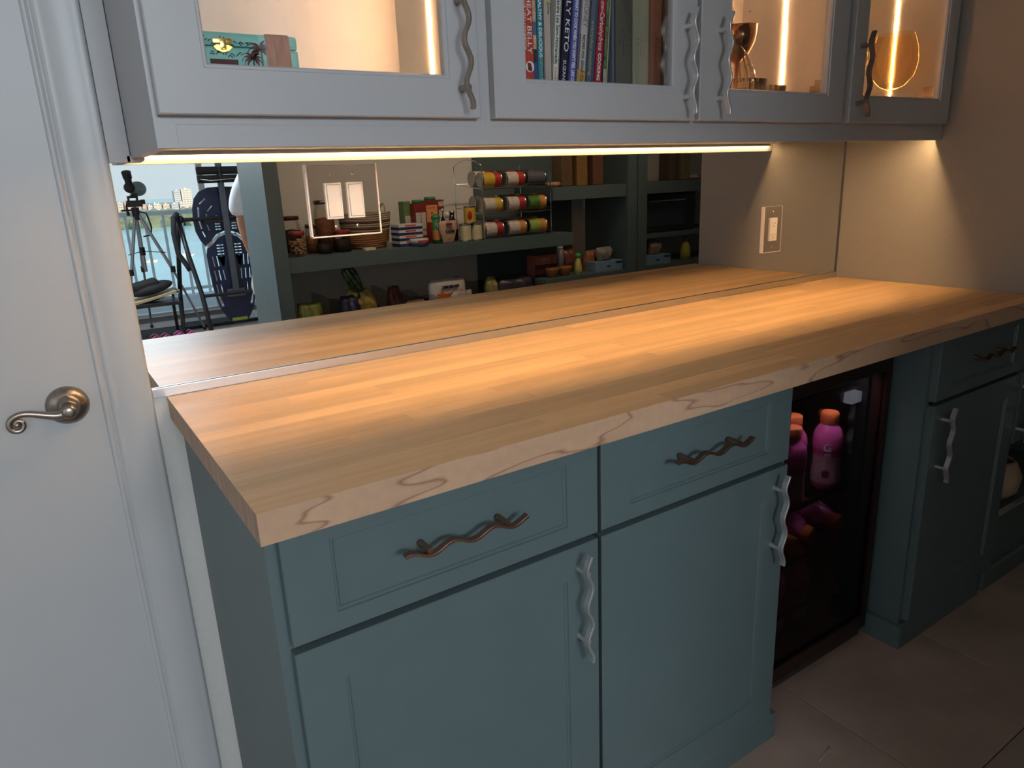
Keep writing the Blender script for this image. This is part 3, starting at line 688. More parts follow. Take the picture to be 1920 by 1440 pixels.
def floral(t, sc=1., m=leaf):
    b = MB(); random.seed(3)
    b.tube([(-.001, -.0005, .120), (0, -.0005, .138), (.002, -.0005, .158)], .0005, 6)
    for (dx, dz, a) in ((-.006, .105, 2.2), (-.009, .098, 2.6), (.005, .109, 1.1), (.008, .103, .6), (.0, .116, 1.6), (-.004, .094, 2.5), (.006, .093, .5), (.002, .083, .7)): b.prism(blade(dx * .8, dz + .046, a, .007 * sc, .0011), -.0007, 0, 'y')
    b.build('floral_print', m, t)
t = book(.9160, .0470, .25, (.125, .12, .105), 'wide charcoal binder with faint floral print'); floral(t, m=mat('faint_floral_dark', (.085, .08, .07), .6))
t = book(.9640, .0480, .25, (.43, .42, .31), 'wide sage cream binder with small brown flower sprig'); floral(t)
t = book(1.0075, .0380, .25, (.33, .12, .07), 'wide terracotta binder with small dark sprig'); floral(t, m=mat('faint_floral_red', (.18, .06, .04), .6))
t = book(1.0450, .0350, .25, (.30, .27, .19), 'olive tan binder, rightmost on the book shelf'); floral(t, m=mat('faint_floral_tan', (.24, .2, .14), .6)); 

# glassware behind the third door
cut = bpy.data.materials.new('cut_glass'); cut.use_nodes = True; b_ = cut.node_tree.nodes['Principled BSDF']; b_.inputs['Transmission Weight'].default_value = .65; b_.inputs['Roughness'].default_value = .04; b_.inputs['Base Color'].default_value = (1, .93, .80, 1); b_.inputs['IOR'].default_value = 1.45
amber = pane('amber_glass', (1, .84, .52), .5); cut = pane('cut_glass_clear', (.96, .90, .80), 1.8)
gob = thing('goblet', 'tall copper toned metal goblet on a thin stem behind the third door', 'goblet', (1.468, -.118, SH)); gob.scale = (.96, .96, 1.18)
copper = mat('copper_goblet', (.22, .115, .065), .20, 1., var=.35, scale=40)
MB().lathe([(.006, .130), (.014, .134), (.032, .150), (.045, .172), (.0525, .205), (.051, .205), (.043, .173), (.030, .152), (.0, .140)], 36).build('bowl', copper, gob)
MB().lathe([(0, 0), (.036, 0), (.036, .003), (.012, .008), (.0045, .02), (.004, .08), (.007, .09), (.0045, .10), (.007, .130), (0, .131)], 28).build('stem', copper, gob)
di = thing('glass_candy_dish', 'ribbed clear glass dish with domed lid and ring handle', 'dish', (1.345, -.225, SH)); di.scale = (1, 1, 1.55)
MB().lathe([(0, .003), (.04, .0), (.052, .01), (.060, .045), (.063, .062), (.060, .062), (.056, .045), (.047, .012), (0, .008)], 96, M=Matrix.Translation((.03, .02, .0)), flute=.035, nf=24).build('dish_bowl', cut, di)
MB().lathe([(.055, .062), (.050, .075), (.035, .098), (.018, .112), (0, .116)], 96, M=Matrix.Translation((-.0, .02, .0)), flute=.06, nf=16).build('ribbed_lid', cut, di)
MB().lathe([(0, .006), (.045, .0), (.056, .015), (.060, .055), (.0575, .055), (.052, .016), (0, .009)], 96, M=Matrix.Translation((.125, .03, .0)), flute=.04, nf=24).build('dish_bowl', cut, di)
b = MB(); b.tube([(.188 + .014 * math.cos(a), .03, .045 + .014 * math.sin(a)) for a in [k * PI / 10 for k in range(21)]], .003, 8); b.build('ring_handle', cut, di)
def wine(x, y, s, label):
    t = thing('wine_glass', label, 'glass', (x, y, SH), 'balloon glasses behind the fourth door'); 
    MB().lathe([(0, .070), (.010, .0705), (.030, .080), (.046, .100), (.052, .128), (.048, .158), (.038, .185)], 40).build('glass_bowl', amber, t)
    MB().lathe([(0, 0), (.034, 0), (.034, .0015), (.010, .004), (.0035, .012), (.003, .06), (.008, .0703), (0, .071)], 28).build('glass_stem', amber, t)
    t.scale = (s * .97, s * .97, s)
wine(2.040, -.215, 1.33, 'amber balloon wine glass in front of the glowing strip, right one'); wine(1.885, -.150, 1.33, 'amber balloon wine glass half hidden behind the fourth door handle')

# ================================================================== pantry opposite the mirror (faces +y)
PY = -1.95
pc = thing('pantry_shelving', 'dark teal pantry unit with floating shelves facing the mirror', 'shelving', (0, 0, 0))
MB().box(.764, .784, -2.371, PY - .0005, 0, 2.45).build('side_panel', teal, pc)
MB().box(.764, .8335, PY, PY + .019, 0, 2.45).build('stile', teal, pc)
sh1 = MB().box(.8345, 2.545, -2.371, PY + .002, .962, 1.034, .001).build('shelf', teal, pc); sh1['label'] = 'long thick middle shelf crowded with jars and cans'
MB().box(2.405, 2.966, -2.371, PY + .002, 1.222, 1.297, .001).build('shelf', teal, pc)
MB().box(.784, 2.33, -2.371, PY - .02, .55, .60).build('shelf', teal, pc)
MB().box(2.33, 2.966, -2.371, PY + .002, .700, .772, .001).build('shelf', teal, pc)
MB().box(2.12, 2.855, -2.3718, -2.352, 0, 2.45).build('back_panel', teal, pc)
MB().box(2.985, 3.045, -2.371, PY, 0, 2.45).build('back_panel', teal, pc)
MB().box(2.967, 3.044, PY, PY + .019, 0, 2.45).build('stile', teal, pc)
MB().box(3.052, 3.131, PY, PY + .019, 0, 2.45).build('stile', teal, pc)
MB().box(3.052, 3.072, -2.371, PY - .0005, 0, 2.45).build('side_panel', teal, pc)
for z0, z1 in ((1.228, 1.302), (.70, .772)): MB().box(3.131, 4.29, -2.371, PY + .002, z0, z1, .001).build('shelf', teal, pc)
MB().box(.784, 4.28, -2.371, PY, 2.40, 2.45).build('top_panel', teal, pc)
STRUCT(MB().box(.764, 4.3, -2.3715, PY, 2.4505, 2.6195).build('soffit_blocker', room_wall))  # unseen soffit over the pantry, added to block the overhead fill
MB().box(.784, 4.28, -2.371, PY, 0.02, .07).build('bottom_panel', teal, pc)
ST = 1.0345   # top of the middle shelf
def cyl_thing(name, label, cat, loc, r, h, prof, m, group=None):
    t = thing(name, label, cat, loc, group); return t
glassj = pane('jar_glass', (.92, .92, .90), .4)
nut = mat('nuts', (.58, .34, .16), .6, var=.35, scale=60)
def jar(x, y, z, r, h, lidm, fill, label, gp='jars on the middle pantry shelf', lidh=.018, neck=.85, bits=0):
    t = thing('storage_jar', label, 'jar', (x, y, z), gp)
    MB().lathe([(0, 0), (r * .95, 0), (r, .005), (r, h * .80), (r * neck, h * .93), (r * neck, h), (0, h)], 28).build('jar_glass', glassj, t)
    MB().lathe([(0, h + lidh), (r * neck * 1.02, h + lidh), (r * neck * 1.08, h + lidh * .8), (r * neck * 1.08, h - .001), (0, h - .001)], 28).build('lid', lidm, t)
    if bits:
        random.seed(int(x * 1000)); b = MB()
        for k in range(bits):
            a = random.uniform(0, 2 * PI); rr = r * .86 * (random.random() ** .35); b.sphere((rr * math.cos(a), rr * math.sin(a), .010 + random.random() * h * .70), .0085, (1, 1, .8), 6)
        b.build('contents', fill, t)['kind'] = 'stuff'
    elif fill: MB().lathe([(0, .003), (r * .94, .003), (r * .96, h * .68), (0, h * .72)], 20).build('contents', fill, t)
    return t
redlid = mat('red_checked_lid', (.42, .05, .06), .5, var=.55, scale=90); dkred = mat('dark_red_lid', (.09, .012, .015), .35); steel = mat('tin_steel', (.42, .41, .40), .3, 1., var=.1)
darkstuff = mat('dark_contents', (.035, .018, .010), .7, var=.3); mixnut = mat('mixed_nuts', (.30, .11, .045), .6, var=.5, scale=80)
jar(.9110, -2.02, ST, .040, .100, redlid, nut, 'glass jar of hazelnuts with red checked lid, at shelf left end', bits=110)
jar(.945, -2.22, ST, .052, .165, dkred, darkstuff, 'tall jar with dark red lid behind the hazelnut jar')
jar(1.010, -2.10, ST, .030, .125, steel, mixnut, 'slim steel lidded spice jar right of hazelnut jar')
jar(1.115, -2.20, ST, .052, .235, steel, mixnut, 'tallest jar of mixed nuts, reflected behind the switch plate')
jar(1.145, -2.05, ST, .046, .090, redlid, darkstuff, 'red checked lid jar of dark beans in front of basket')
jar(1.045, -2.02, ST, .036, .072, dkred, darkstuff, 'low dark jar between hazelnut jar and clear canister')
t = thing('honey_pot', 'small yellow pot with black dipper beside the stile', 'pot', (.868, -2.15, ST), None)
MB().lathe([(0, 0), (.020, 0), (.024, .02), (.022, .085), (.024, .095), (0, .098)], 20).build('pot_body', mat('yellow_glaze', (.62, .42, .08), .4), t)
MB().cyl((0, 0, .09), (.004, .004, .15), .003, n=8).build('dipper', black, t)
# rope basket
bk = thing('rope_basket', 'coiled rope basket in cream and brown bands with loop handle', 'basket', (1.325, -2.17, ST))
rc = [mat('rope_%d' % k, c_, .85, var=.25, scale=200, bump=.3) for k, c_ in enumerate([(.27, .13, .05), (.42, .34, .26), (.13, .06, .035)])]
nb = 17
for k in range(nb):
    z = .007 + k * .0105; r = .100 + .022 * (k / nb) ** .8; w_ = 1.15 if k > 1 else 1.0
    b = MB(); pts = [(r * w_ * math.cos(a), r * .85 * math.sin(a), z + .0015 * math.sin(3 * a)) for a in [j * 2 * PI / 32 for j in range(33)]]
    b.tube(pts, .0058, 6); o = b.build('rope_coil', rc[0] if k < 8 else (rc[2] if k in (9, 12) else rc[1]), bk)
b = MB(); b.lathe([(0, .004), (.108, .004), (0, .006)], 24); b.build('basket_floor', rc[0], bk)
b = MB(); b.tube([(.115 + .004 * math.sin(a), -.02 + .035 * math.cos(a), .175 + .045 * math.sin(a)) for a in [k * PI / 10 for k in range(11)]], .0045, 6); b.build('loop_handle', rc[1], bk)
tag(MB().box(-.028, .028, -.02, .02, 0, .013, .002).build('folded_card', mat('cream_card', (.68, .62, .50), .7)), 'small cream block lying in front of the rope basket', 'box'); bpy.data.objects['folded_card'].location = (1.262, -1.985, ST)
# flat tins
navy = mat('navy_carton', (.02, .035, .12), .5); whc = mat('white_carton', (.66, .63, .60), .5); redp = mat('red_print', (.55, .06, .04), .5)
for k in range(4):
    t = thing('flat_carton', 'flat white and navy carton, %s of the stack of four' % ['bottom one', 'second from bottom', 'third from bottom', 'topmost'][k], 'carton', (1.512, -2.06, ST + k * .0283), 'stack of flat cartons')
    MB().box(-.068, .068, -.05, .05, 0, .014).build('carton_base', navy, t); MB().box(-.068, .068, -.05, .05, .014, .0278).build('carton_top', whc, t)
    MB().box(-.03, .03, .05, .0505, .017, .025).build('red_mark', redp, t)
t = thing('round_tin', 'round blue and white tin in front of the flat cartons', 'tin', (1.545, -1.99, ST)); MB().lathe([(0, 0), (.047, 0), (.05, .003), (.05, .018), (0, .018)], 28).build('tin_body', navy, t); MB().lathe([(0, .018), (.05, .018), (.05, .034), (.047, .037), (0, .036)], 28).build('tin_lid', whc, t)
MB().box(-.03, .03, .0455, .0505, .021, .030).build('red_mark', redp, t)
# cartons with screw caps
gcap = mat('green_cap', (.03, .22, .09), .4); redc = mat('red_carton', (.22, .022, .02), .45, var=.1); grc = mat('green_carton', (.12, .20, .07), .5)
def carton(x, y, w, h, m, label, panel=None, cap=True, capx=0, d=.065):
    t = thing('drink_carton', label, 'carton', (x, y, ST), 'cartons on the middle pantry shelf')
    MB().box(-w / 2, w / 2, -d / 2, d / 2, 0, h, .002).build('carton_body', m, t)
    if cap: MB().lathe([(0, .018), (w * .36, .018), (w * .40, .012), (w * .40, 0), (0, 0)], 20, Matrix.Translation((capx, 0, h))).build('cap', gcap, t)
    for (a, c_, z0, z1, pm) in (panel or []):
        MB().box(a, c_, d / 2, d / 2 + .0008, z0, z1).build('label_panel', pm, t)
    return t
lp = mat('nutrition_panel', (.50, .46, .42), .6, var=.3, scale=150); op = mat('orange_label', (.72, .32, .12), .5, var=.1)
carton(1.560, -2.165, .042, .225, grc, 'narrow green carton left of the red cartons', [(-.015, .016, .06, .15, lp)], False)
carton(1.612, -2.115, .074, .213, redc, 'red broth carton with pale panels and green cap', [(-.028, .0, .075, .165, lp), (.003, .030, .075, .165, lp), (-.028, .0, .045, .07, lp), (.003, .03, .045, .07, lp)], capx=.0)
t = carton(1.695, -2.135, .080, .225, redc, 'red carton with square orange label and green cap', [(-.038, .030, .110, .200, op)], capx=.004)
text('VEGETABLE', .011, redp, t, FRONT(-.004, .0340, .185, back=True), sx=.8); text('BROTH', .011, redp, t, FRONT(-.004, .0340, .13, back=True)); MB().sphere((-.004, .0333, .158), .007, (1, .1, 1), 10).build('pictogram', redp, t)
carton(1.762, -2.165, .045, .225, redc, 'narrow red and white carton right of orange label', [(-.02, .02, .19, .215, lp), (-.02, .02, .05, .17, lp)], False)
t = thing('cheese_shaker', 'green shaker bottle with round green cap in front of cartons', 'bottle', (1.668, -2.02, ST)); MB().lathe([(0, 0), (.021, 0), (.0215, .05), (.0215, .13), (.018, .134), (0, .134)], 22).build('shaker_body', mat('green_shaker', (.05, .20, .05), .45), t)
MB().lathe([(.0218, .02), (.0220, .07), (.0218, .071)], 22).build('label', mat('orange_shaker_label', (.48, .20, .05), .5), t); MB().lathe([(0, .155), (.012, .153), (.023, .146), (.025, .136), (.024, .133), (0, .133)], 22).build('cap', gcap, t)
text('EP', .03, whc, t, FRONT(0, .0222, .095, back=True), depth=.001)
# spouted pouch
def pillow(name, w, h, d, m, parent=None, top=1.0, bot=.75, seed=1, crinkle=.10, nx=12, nz=14, lean=0, jag=0):
    random.seed(seed); b = MB(); F = []; B = []
    for sgn, G in ((1, F), (-1, B)):
        for j in range(nz + 1):
            v = j / nz; ww = w * (bot + (1 - bot) * min(1, v * 1.6)) * (1 if v < .8 else 1 - (1 - top) * (v - .8) / .2); row = []
            for i_ in range(nx + 1):
                u = i_ / nx * 2 - 1; th = d / 2 * math.sqrt(max(0, 1 - u ** 4)) * math.sqrt(max(0, math.sin(PI * min(.999, v * .92 + .08)))) * (1 if v < .98 else .1)
                th *= 1 + crinkle * math.sin(9 * u + 7 * v + seed) + random.uniform(-crinkle, crinkle) * .7
                zz = v * h + h * .02 * math.sin(4.2 * u + seed) * v ** 3 * .4
                row.append(b.bm.verts.new((u * ww / 2 + lean * v, sgn * th, zz)))
            G.append(row)
    for G in (F, B):
        for j in range(nz):
            for i_ in range(nx): b.bm.faces.new((G[j][i_], G[j][i_ + 1], G[j + 1][i_ + 1], G[j + 1][i_])).smooth = True
    bmesh.ops.remove_doubles(b.bm, verts=b.bm.verts, dist=w * .004)
    bmesh.ops.holes_fill(b.bm, edges=b.bm.edges, sides=0)
    return b.build(name, m, parent)
t = thing('spouted_pouch', 'tan stand-up miso pouch with white spout cap', 'pouch', (1.722, -1.99, ST)); pillow('pouch_body', .108, .118, .036, mat('tan_pouch', (.52, .34, .25), .42, var=.06), t, bot=.62, seed=3, crinkle=.05)
b = MB(); b.cyl((0, 0, .112), (0, 0, .138), .011, .009, 16); b.build('spout', mat('clear_spout', (.45, .38, .33), .3), t); MB().lathe([(0, .160), (.014, .159), (.015, .136), (0, .136)], 20).build('cap', whc, t)
text('ASIAN', .014, ktx, t, FRONT(0, .0205, .082, back=True), depth=.001); text('MISO', .024, ktx, t, FRONT(0, .0225, .062, back=True), depth=.001, bold=.0006); MB().box(-.017, .017, .014, .0200, .094, .106, .001).build('brand_patch', mat('maroon_patch', (.20, .02, .02), .5), t)
MB().sphere((0, .0205, .034), .006, (1, .12, 1.3), 8).build('pictogram', op, t)
# dark sauce bottles
sauce = mat('dark_bottle', (.022, .010, .008), .15, var=.1, coat=.5)
for (x, y, hh, r, l, lc) in ((1.772, -2.14, .165, .020, 'slim dark bottle with white cap behind the pouch', False), (1.828, -2.13, .150, .032, 'dark syrup bottle with cream label by the small cans', True)):
    t = thing('sauce_bottle', l, 'bottle', (x, y, ST), 'dark sauce bottles on the shelf'); MB().lathe([(0, 0), (r, 0), (r, hh * .62), (r * .45, hh * .82), (r * .45, hh), (0, hh)], 22).build('bottle_body', sauce, t); MB().lathe([(0, hh + .012), (r * .5, hh + .011), (r * .52, hh - .003), (0, hh - .003)], 16).build('cap', whc if not lc else steel, t)
    if lc: MB().lathe([(r + .0005, .06), (r + .0005, .11)], 22).build('label', mat('cream_label', (.50, .38, .28), .5, var=.2), t)
# cans
def can(loc, r, h, lm, bm_, label, axis=None, name='food_can', group='cans', text_=None):
    t = thing(name, label, 'can', loc, group)
    if axis == 'x': t.rotation_euler.y = PI / 2
    MB().lathe([(0, .002), (r * .9, .002), (r, 0), (r, .003), (r * .97, .005), (r * .97, h - .005), (r, h - .003), (r, h), (r * .9, h - .002), (r * .55, h - .003), (r * .5, h - .0025), (0, h - .0025)], 26).build('tin_body', steel, t)
    MB().lathe([(r * .985, .008), (r * .985, h * .62)], 26).build('paper_label', lm, t); MB().lathe([(r * .986, h * .62), (r * .986, h - .008)], 26).build('label_band', bm_, t)
    return t
yel = mat('yellow_label', (.62, .42, .04), .5); redl = mat('red_label', (.45, .03, .03), .45, var=.2); crl = mat('cream_can_label', (.60, .55, .34), .5, var=.08); wl = mat('white_can_label', (.62, .55, .48), .5, var=.2, scale=50)
grl = mat('green_can_label', (.08, .20, .03), .45, var=.3); lgl = mat('lime_label', (.32, .42, .08), .45, var=.2); bll = mat('blue_grey_label', (.10, .10, .12), .4); orl = mat('orange_can_label', (.60, .25, .06), .45, var=.3)
can((1.835, -2.0, ST), .0335, .093, crl, crl, 'small cream can on the left, under the yellow can', name='small_can', group='small cans beside the rack'); can((1.905, -2.0, ST), .0335, .093, crl, crl, 'small cream can on the right, touching the can rack', name='small_can', group='small cans beside the rack')
t = can((1.868, -2.0, ST + .0932), .0335, .093, yel, yel, 'small yellow can with red fruit stacked on two cream cans', name='small_can', group='small cans beside the rack'); MB().sphere((-.012, .029, .045), .018, (1, .25, 1.5), 12).build('fruit_print', redl, t)
rk = thing('can_rack', 'three tier chrome wire rack of lying food cans', 'rack', (0, 0, 0))
for lev in range(3):
    z = ST + .004 + lev * .133; b = MB()
    for xx in (1.935, 2.09, 2.235, 2.385): b.cyl((xx, -1.955, z), (xx, -2.26, z + .03), .0025, n=8)
    for (yy, dz) in ((-1.955, 0), (-2.10, .014), (-2.26, .03)): b.cyl((1.93, yy, z + dz), (2.39, yy, z + dz), .0025, n=8)
    b.cyl((1.93, -1.952, z + .018), (2.39, -1.952, z + .018), .002, n=8)
    b.build('wire_tier', chrome, rk)
for xx in (1.93, 2.39):
    for yy in (-1.955, -2.26): MB().cyl((xx, yy, ST), (xx, yy, ST + .395), .003, n=8).build('upright', chrome, rk)
b = MB(); b.tube([(1.93, -2.26 + .02 * 0, ST + .395), (1.93, -2.2, ST + .42), (1.93, -2.11, ST + .43), (1.93, -2.02, ST + .42), (1.93, -1.955, ST + .395)], .003, 8); b.build('arched_side', chrome, rk)
spec = [[(wl, redl, 'white and red lying can, lower left of the rack'), (wl, orl, 'white can with food photo, lower middle of the rack'), (lgl, orl, 'lime green lying can, lower right of the rack')],
        [(wl, yel, 'white and yellow lying can, middle tier left'), (wl, redl, 'pale can with red rim, centre of the can rack'), (grl, orl, 'dark green lying can, middle tier right')],
        [(yel, redl, 'bright yellow lying can, top tier left'), (wl, redl, 'cream and red lying can, top tier middle'), (bll, bll, 'dark grey blue lying can, top tier right')]]
for lev in range(3):
    for c_ in range(3):
        lm, bm_, l = spec[lev][c_]; x0 = (1.942, 2.098, 2.243)[c_]; z = ST + .0075 + lev * .133 + .041
        can((x0, -2.002, z + .004), .0405, .128, lm, bm_, l, 'x', group='cans lying in the wire rack')
        can((x0, -2.088, z + .013), .0405, .128, steel if c_ else wl, bm_, 'can in the second row behind the ' + l.split(',')[0], 'x', group='cans lying in the wire rack')
# upper right shelf: grain containers
grn = [mat('grain_%d' % k, c_, .7, var=.35, scale=220) for k, c_ in enumerate([(.32, .20, .11), (.52, .32, .11), (.36, .17, .12), (.26, .18, .12), (.42, .36, .20)])]
for k, (x, w, l) in enumerate(((2.56, .085, 'tall clear container of brown grain, left of three on upper shelf'), (2.675, .085, 'tall clear container of golden grain on the upper shelf'), (2.80, .085, 'tall clear container of reddish grain on the upper shelf'), (3.44, .07, 'clear container of dark grain behind divider'), (3.56, .07, 'clear container of pale yellow grain behind divider'))):
    t = thing('grain_container', l, 'container', (x, -2.06, 1.2975 if k < 3 else 1.3025), 'grain containers on the upper shelves'); MB().box(-w / 2, w / 2, -.05, .05, 0, .24, .006).build('clear_box', pane('container_plastic', (.9, .9, .88), .6), t); MB().box(-w / 2 + .002, w / 2 - .002, -.047, .047, .002, .20, .004).build('grain', grn[k], t); MB().box(-w / 2, w / 2, -.05, .05, .24, .262, .004).build('lid', whc, t)
o = pillow('snack_bag', .12, .03, .06, mat('tan_bag', (.42, .24, .14), .4, var=.3), seed=5); o.location = (2.475, -2.05, 1.2975); tag(o, 'flat tan snack bag at the left end of the upper shelf', 'bag')
o = pillow('snack_bag', .10, .03, .06, mat('pale_bag', (.42, .34, .26), .4, var=.3), seed=6); o.location = (3.66, -2.05, 1.3025); tag(o, 'small pale bag right of the containers behind the divider', 'bag')
# low shelf goods
def bag(x, z, w, h, c_, label, seed, d=.07, y=-2.06, lean=0, rough=.35, var=.35, top=.9, name='snack_bag'):
    o = pillow(name, w, h, d, mat('bag_%d' % seed, c_, rough, var=var, scale=28), seed=seed, crinkle=.16, lean=lean, top=top, jag=.006); o.location = (x, y, z); return tag(o, label, 'bag', None)
LS = .6005
bag(.945, LS, .13, .20, (.20, .23, .03), 'olive and lime snack bag at the far left of low shelf', 11)
t = thing('chip_bag', 'tall twisted bag, dark green neck over crumpled yellow body, leaning on pantry wall', 'bag', (1.27, -2.08, LS))
pillow('bag_body', .155, .235, .085, mat('bag_yellow', (.40, .30, .07), .35, var=.4, scale=30), t, seed=12, crinkle=.2, lean=-.055, top=.75)
o = pillow('bag_neck', .085, .16, .045, mat('bag_dark_green', (.07, .10, .03), .3, var=.9, scale=40), t, seed=22, crinkle=.3, lean=-.06, top=.7); o.location = (-.045, .004, .195)
o = pillow('clear_film', .07, .15, .03, mat('bag_grey_film', (.22, .20, .18), .3, var=.4, scale=50), t, seed=23, crinkle=.3, top=.5); o.location = (-.075, -.01, .10)
bag(1.135, LS, .12, .21, (.025, .03, .08), 'dark navy and white bag left of the tall yellow bag', 13, lean=.03)
bag(1.425, LS, .085, .225, (.14, .045, .03), 'small dark red brown bag standing alone', 14, y=-2.1, top=.7)
t = thing('chip_bag', 'white probiotic bag with orange lettering on the low shelf', 'bag', (1.722, -2.04, LS)); pillow('bag_body', .235, .238, .07, mat('white_bag', (.62, .58, .54), .35, var=.06), t, bot=.95, seed=15, crinkle=.06)
text('PROBIOTIC', .021, ktx, t, FRONT(0, .036, .195, back=True), depth=.006); text('Animals', .052, mat('orange_text', (.75, .20, .04), .5), t, FRONT(0, .036, .155, back=True), depth=.006, bold=.001)
bag(1.78, LS, .14, .17, (.48, .42, .37), 'crumpled speckled pale bag overlapping the white probiotic bag', 16, y=-1.985, d=.04)
bag(2.02, LS, .085, .215, (.42, .38, .13), 'small pale yellow crumpled bag right of the white bag', 17, top=.5)
bag(2.185, LS, .26, .195, (.055, .045, .07), 'wide dark purple bag with orange print on the low shelf', 18, d=.11)
bag(1.53, LS, .12, .14, (.32, .22, .16), 'low tan bag between the red brown and white bags', 19, d=.06)
cb = pane('clear_bin_plastic', (.86, .85, .84), .8)
for k, (x0, x1, l) in enumerate(((1.02, 1.30, 'clear scooped plastic bin beside the olive bag'), (1.36, 1.66, 'clear scooped plastic bin left of white probiotic bag'), (1.88, 2.31, 'clear scooped plastic bin holding the dark purple bag'))):
    b = MB(); 
    for yy in (-1.975, -2.25): b.prism([(x0, LS + .002), (x1, LS + .002), (x1, LS + .12), (x1 - .06, LS + .17), (x0 + .10, LS + .175), (x0 + .03, LS + .215), (x0, LS + .22)], yy - .0015, yy + .0015, 'y')
    for xx in (x0, x1): b.box(xx - .0015, xx + .0015, -2.25, -1.975, LS + .001, LS + .12)
    b.box(x0, x1, -2.25, -1.975, LS + .0003, LS + .002); tag(b.build('clear_bin', cb), l, 'bin', 'clear bins on the low shelf')
RS = .7725
t = thing('cardboard_display', 'pinkish cardboard tray box standing on the right low shelf', 'box', (2.44, -2.13, RS)); pk = mat('pink_card', (.33, .12, .09), .6); MB().box(-.085, .085, -.04, .04, .07, .128, .001).build('box_front', pk, t); MB().box(-.085, -.079, -.04, .04, 0, .07).build('box_side', pk, t); MB().box(-.079, .085, -.04, -.034, 0, .07).build('box_back', pk, t); text('CHIA', .028, whc, t, FRONT(0, .0402, .1, back=True), depth=.0006)
for (x, l) in ((2.43, 'small orange bowl, left of the pair in front of cardboard box'), (2.525, 'small orange bowl, right of the pair in front of cardboard box')):
    t = MB().lathe([(0, 0), (.026, 0), (.042, .045), (.043, .058), (.040, .058), (.036, .03), (.0, .008)], 26).build('bowl', mat('orange_bowl', (.33, .13, .03), .4)); t.location = (x, -2.01, RS); tag(t, l, 'bowl', 'orange bowls')
t = thing('squeeze_bottle', 'pale yellow bottle with round green cap by the orange bowls', 'bottle', (2.62, -2.0, RS)); MB().lathe([(0, 0), (.024, 0), (.026, .03), (.02, .075), (.008, .10), (0, .10)], 20).build('bottle_body', mat('yellow_bottle', (.50, .48, .12), .3), t); MB().sphere((0, 0, .115), .018, (1, 1, .9), 14).build('cap', mat('bright_green', (.05, .45, .05), .4), t)
t = thing('grey_canister', 'slim grey tube standing behind the orange bowls', 'canister', (2.49, -2.075, RS + .0)); t.location = (2.575, -2.12, RS); MB().lathe([(0, 0), (.022, 0), (.022, .15), (0, .152)], 20).build('tube_body', mat('grey_tube', (.22, .22, .25), .4), t); MB().lathe([(0, .166), (.018, .166), (.019, .152), (0, .152)], 16).build('cap', whc, t)
bag(2.665, RS, .11, .14, (.16, .05, .035), 'dark red pouch behind the green capped bottle', 31, y=-2.15)
bag(2.77, RS, .09, .125, (.30, .11, .05), 'orange brown pouch leaning right of the green cap', 32, y=-2.10, lean=.035)
def tissue(x, label):
    t = thing('tissue_box', label, 'box', (x, -2.04, RS), 'pale blue boxes'); MB().box(-.115, .115, -.055, .055, 0, .058, .001).build('box_body', mat('pale_blue_card', (.20, .32, .42), .5, var=.08), t); MB().box(-.02, .01, .055, .0556, .020, .032).build('logo_mark', navy, t); MB().box(.055, .11, .055, .0556, .038, .052).build('logo_mark', navy, t)
tissue(2.862, 'pale blue carton on the low shelf left of the divider'); tissue(3.29, 'pale blue carton right of the divider')
bag(2.862, RS + .0588, .13, .085, (.30, .27, .24), 'crumpled translucent bag on the left pale blue carton', 33, y=-2.04); bag(3.30, RS + .0588, .12, .09, (.30, .25, .20), 'crumpled clear bag on the right pale blue carton', 34, y=-2.04)
t = thing('oil_bottle', 'yellow oil bottle with dark green cap right of divider', 'bottle', (3.60, -2.04, RS)); MB().lathe([(0, 0), (.035, 0), (.038, .05), (.03, .10), (.012, .125), (0, .125)], 22).build('bottle_body', mat('oil_yellow', (.40, .36, .05), .25), t); MB().lathe([(0, .155), (.014, .154), (.015, .125), (0, .125)], 16).build('cap', gcap, t)
t = thing('appliance', 'black glass fronted countertop oven on the pantry shelf right of the divider', 'oven', (3.42, -2.15, RS + .20)); MB().box(-.26, .26, -.17, .12, .0, .25, .01).build('oven_body', black, t); MB().box(-.22, .16, .12, .124, .04, .21, .001).build('oven_door', mat('oven_glass', (.02, .03, .035), .08), t); MB().cyl((-.2, .14, .205), (.14, .14, .205), .005, n=10).build('handle', steel, t)
o = MB().box(3.10, 4.28, -2.37, -1.99, RS + .172, RS + .1995).build('shelf', teal, pc)

# ================================================================== living room in front of the balcony door
def skin(name, pts, edges, m, parent, sub=2):
    me = bpy.data.meshes.new(name); me.from_pydata([p[:3] for p in pts], edges, []); o = bpy.data.objects.new(name, me); COL.objects.link(o)
    md = o.modifiers.new('s', 'SKIN'); md.use_smooth_shade = True
    for v, p in zip(me.skin_vertices[0].data, pts): v.radius = (p[3], p[4] if len(p) > 4 else p[3]); 
    me.skin_vertices[0].data[0].use_root = True
    s = o.modifiers.new('u', 'SUBSURF'); s.levels = sub; s.render_levels = sub
    dg = bpy.context.evaluated_depsgraph_get(); n2 = bpy.data.meshes.new_from_object(o.evaluated_get(dg)); o.modifiers.clear(); o.data = n2; bpy.data.meshes.remove(me)
    n2.name = name; n2.materials.clear(); n2.materials.append(m)
    for p in n2.polygons: p.use_smooth = True
    o.parent = parent; return o
ps = thing('person', 'standing person in white t-shirt and beige shorts, arm hanging, beyond the pantry side', 'person', (1.47, -4.25, 0), None); ps.scale = (1.01, 1.01, 1.0)
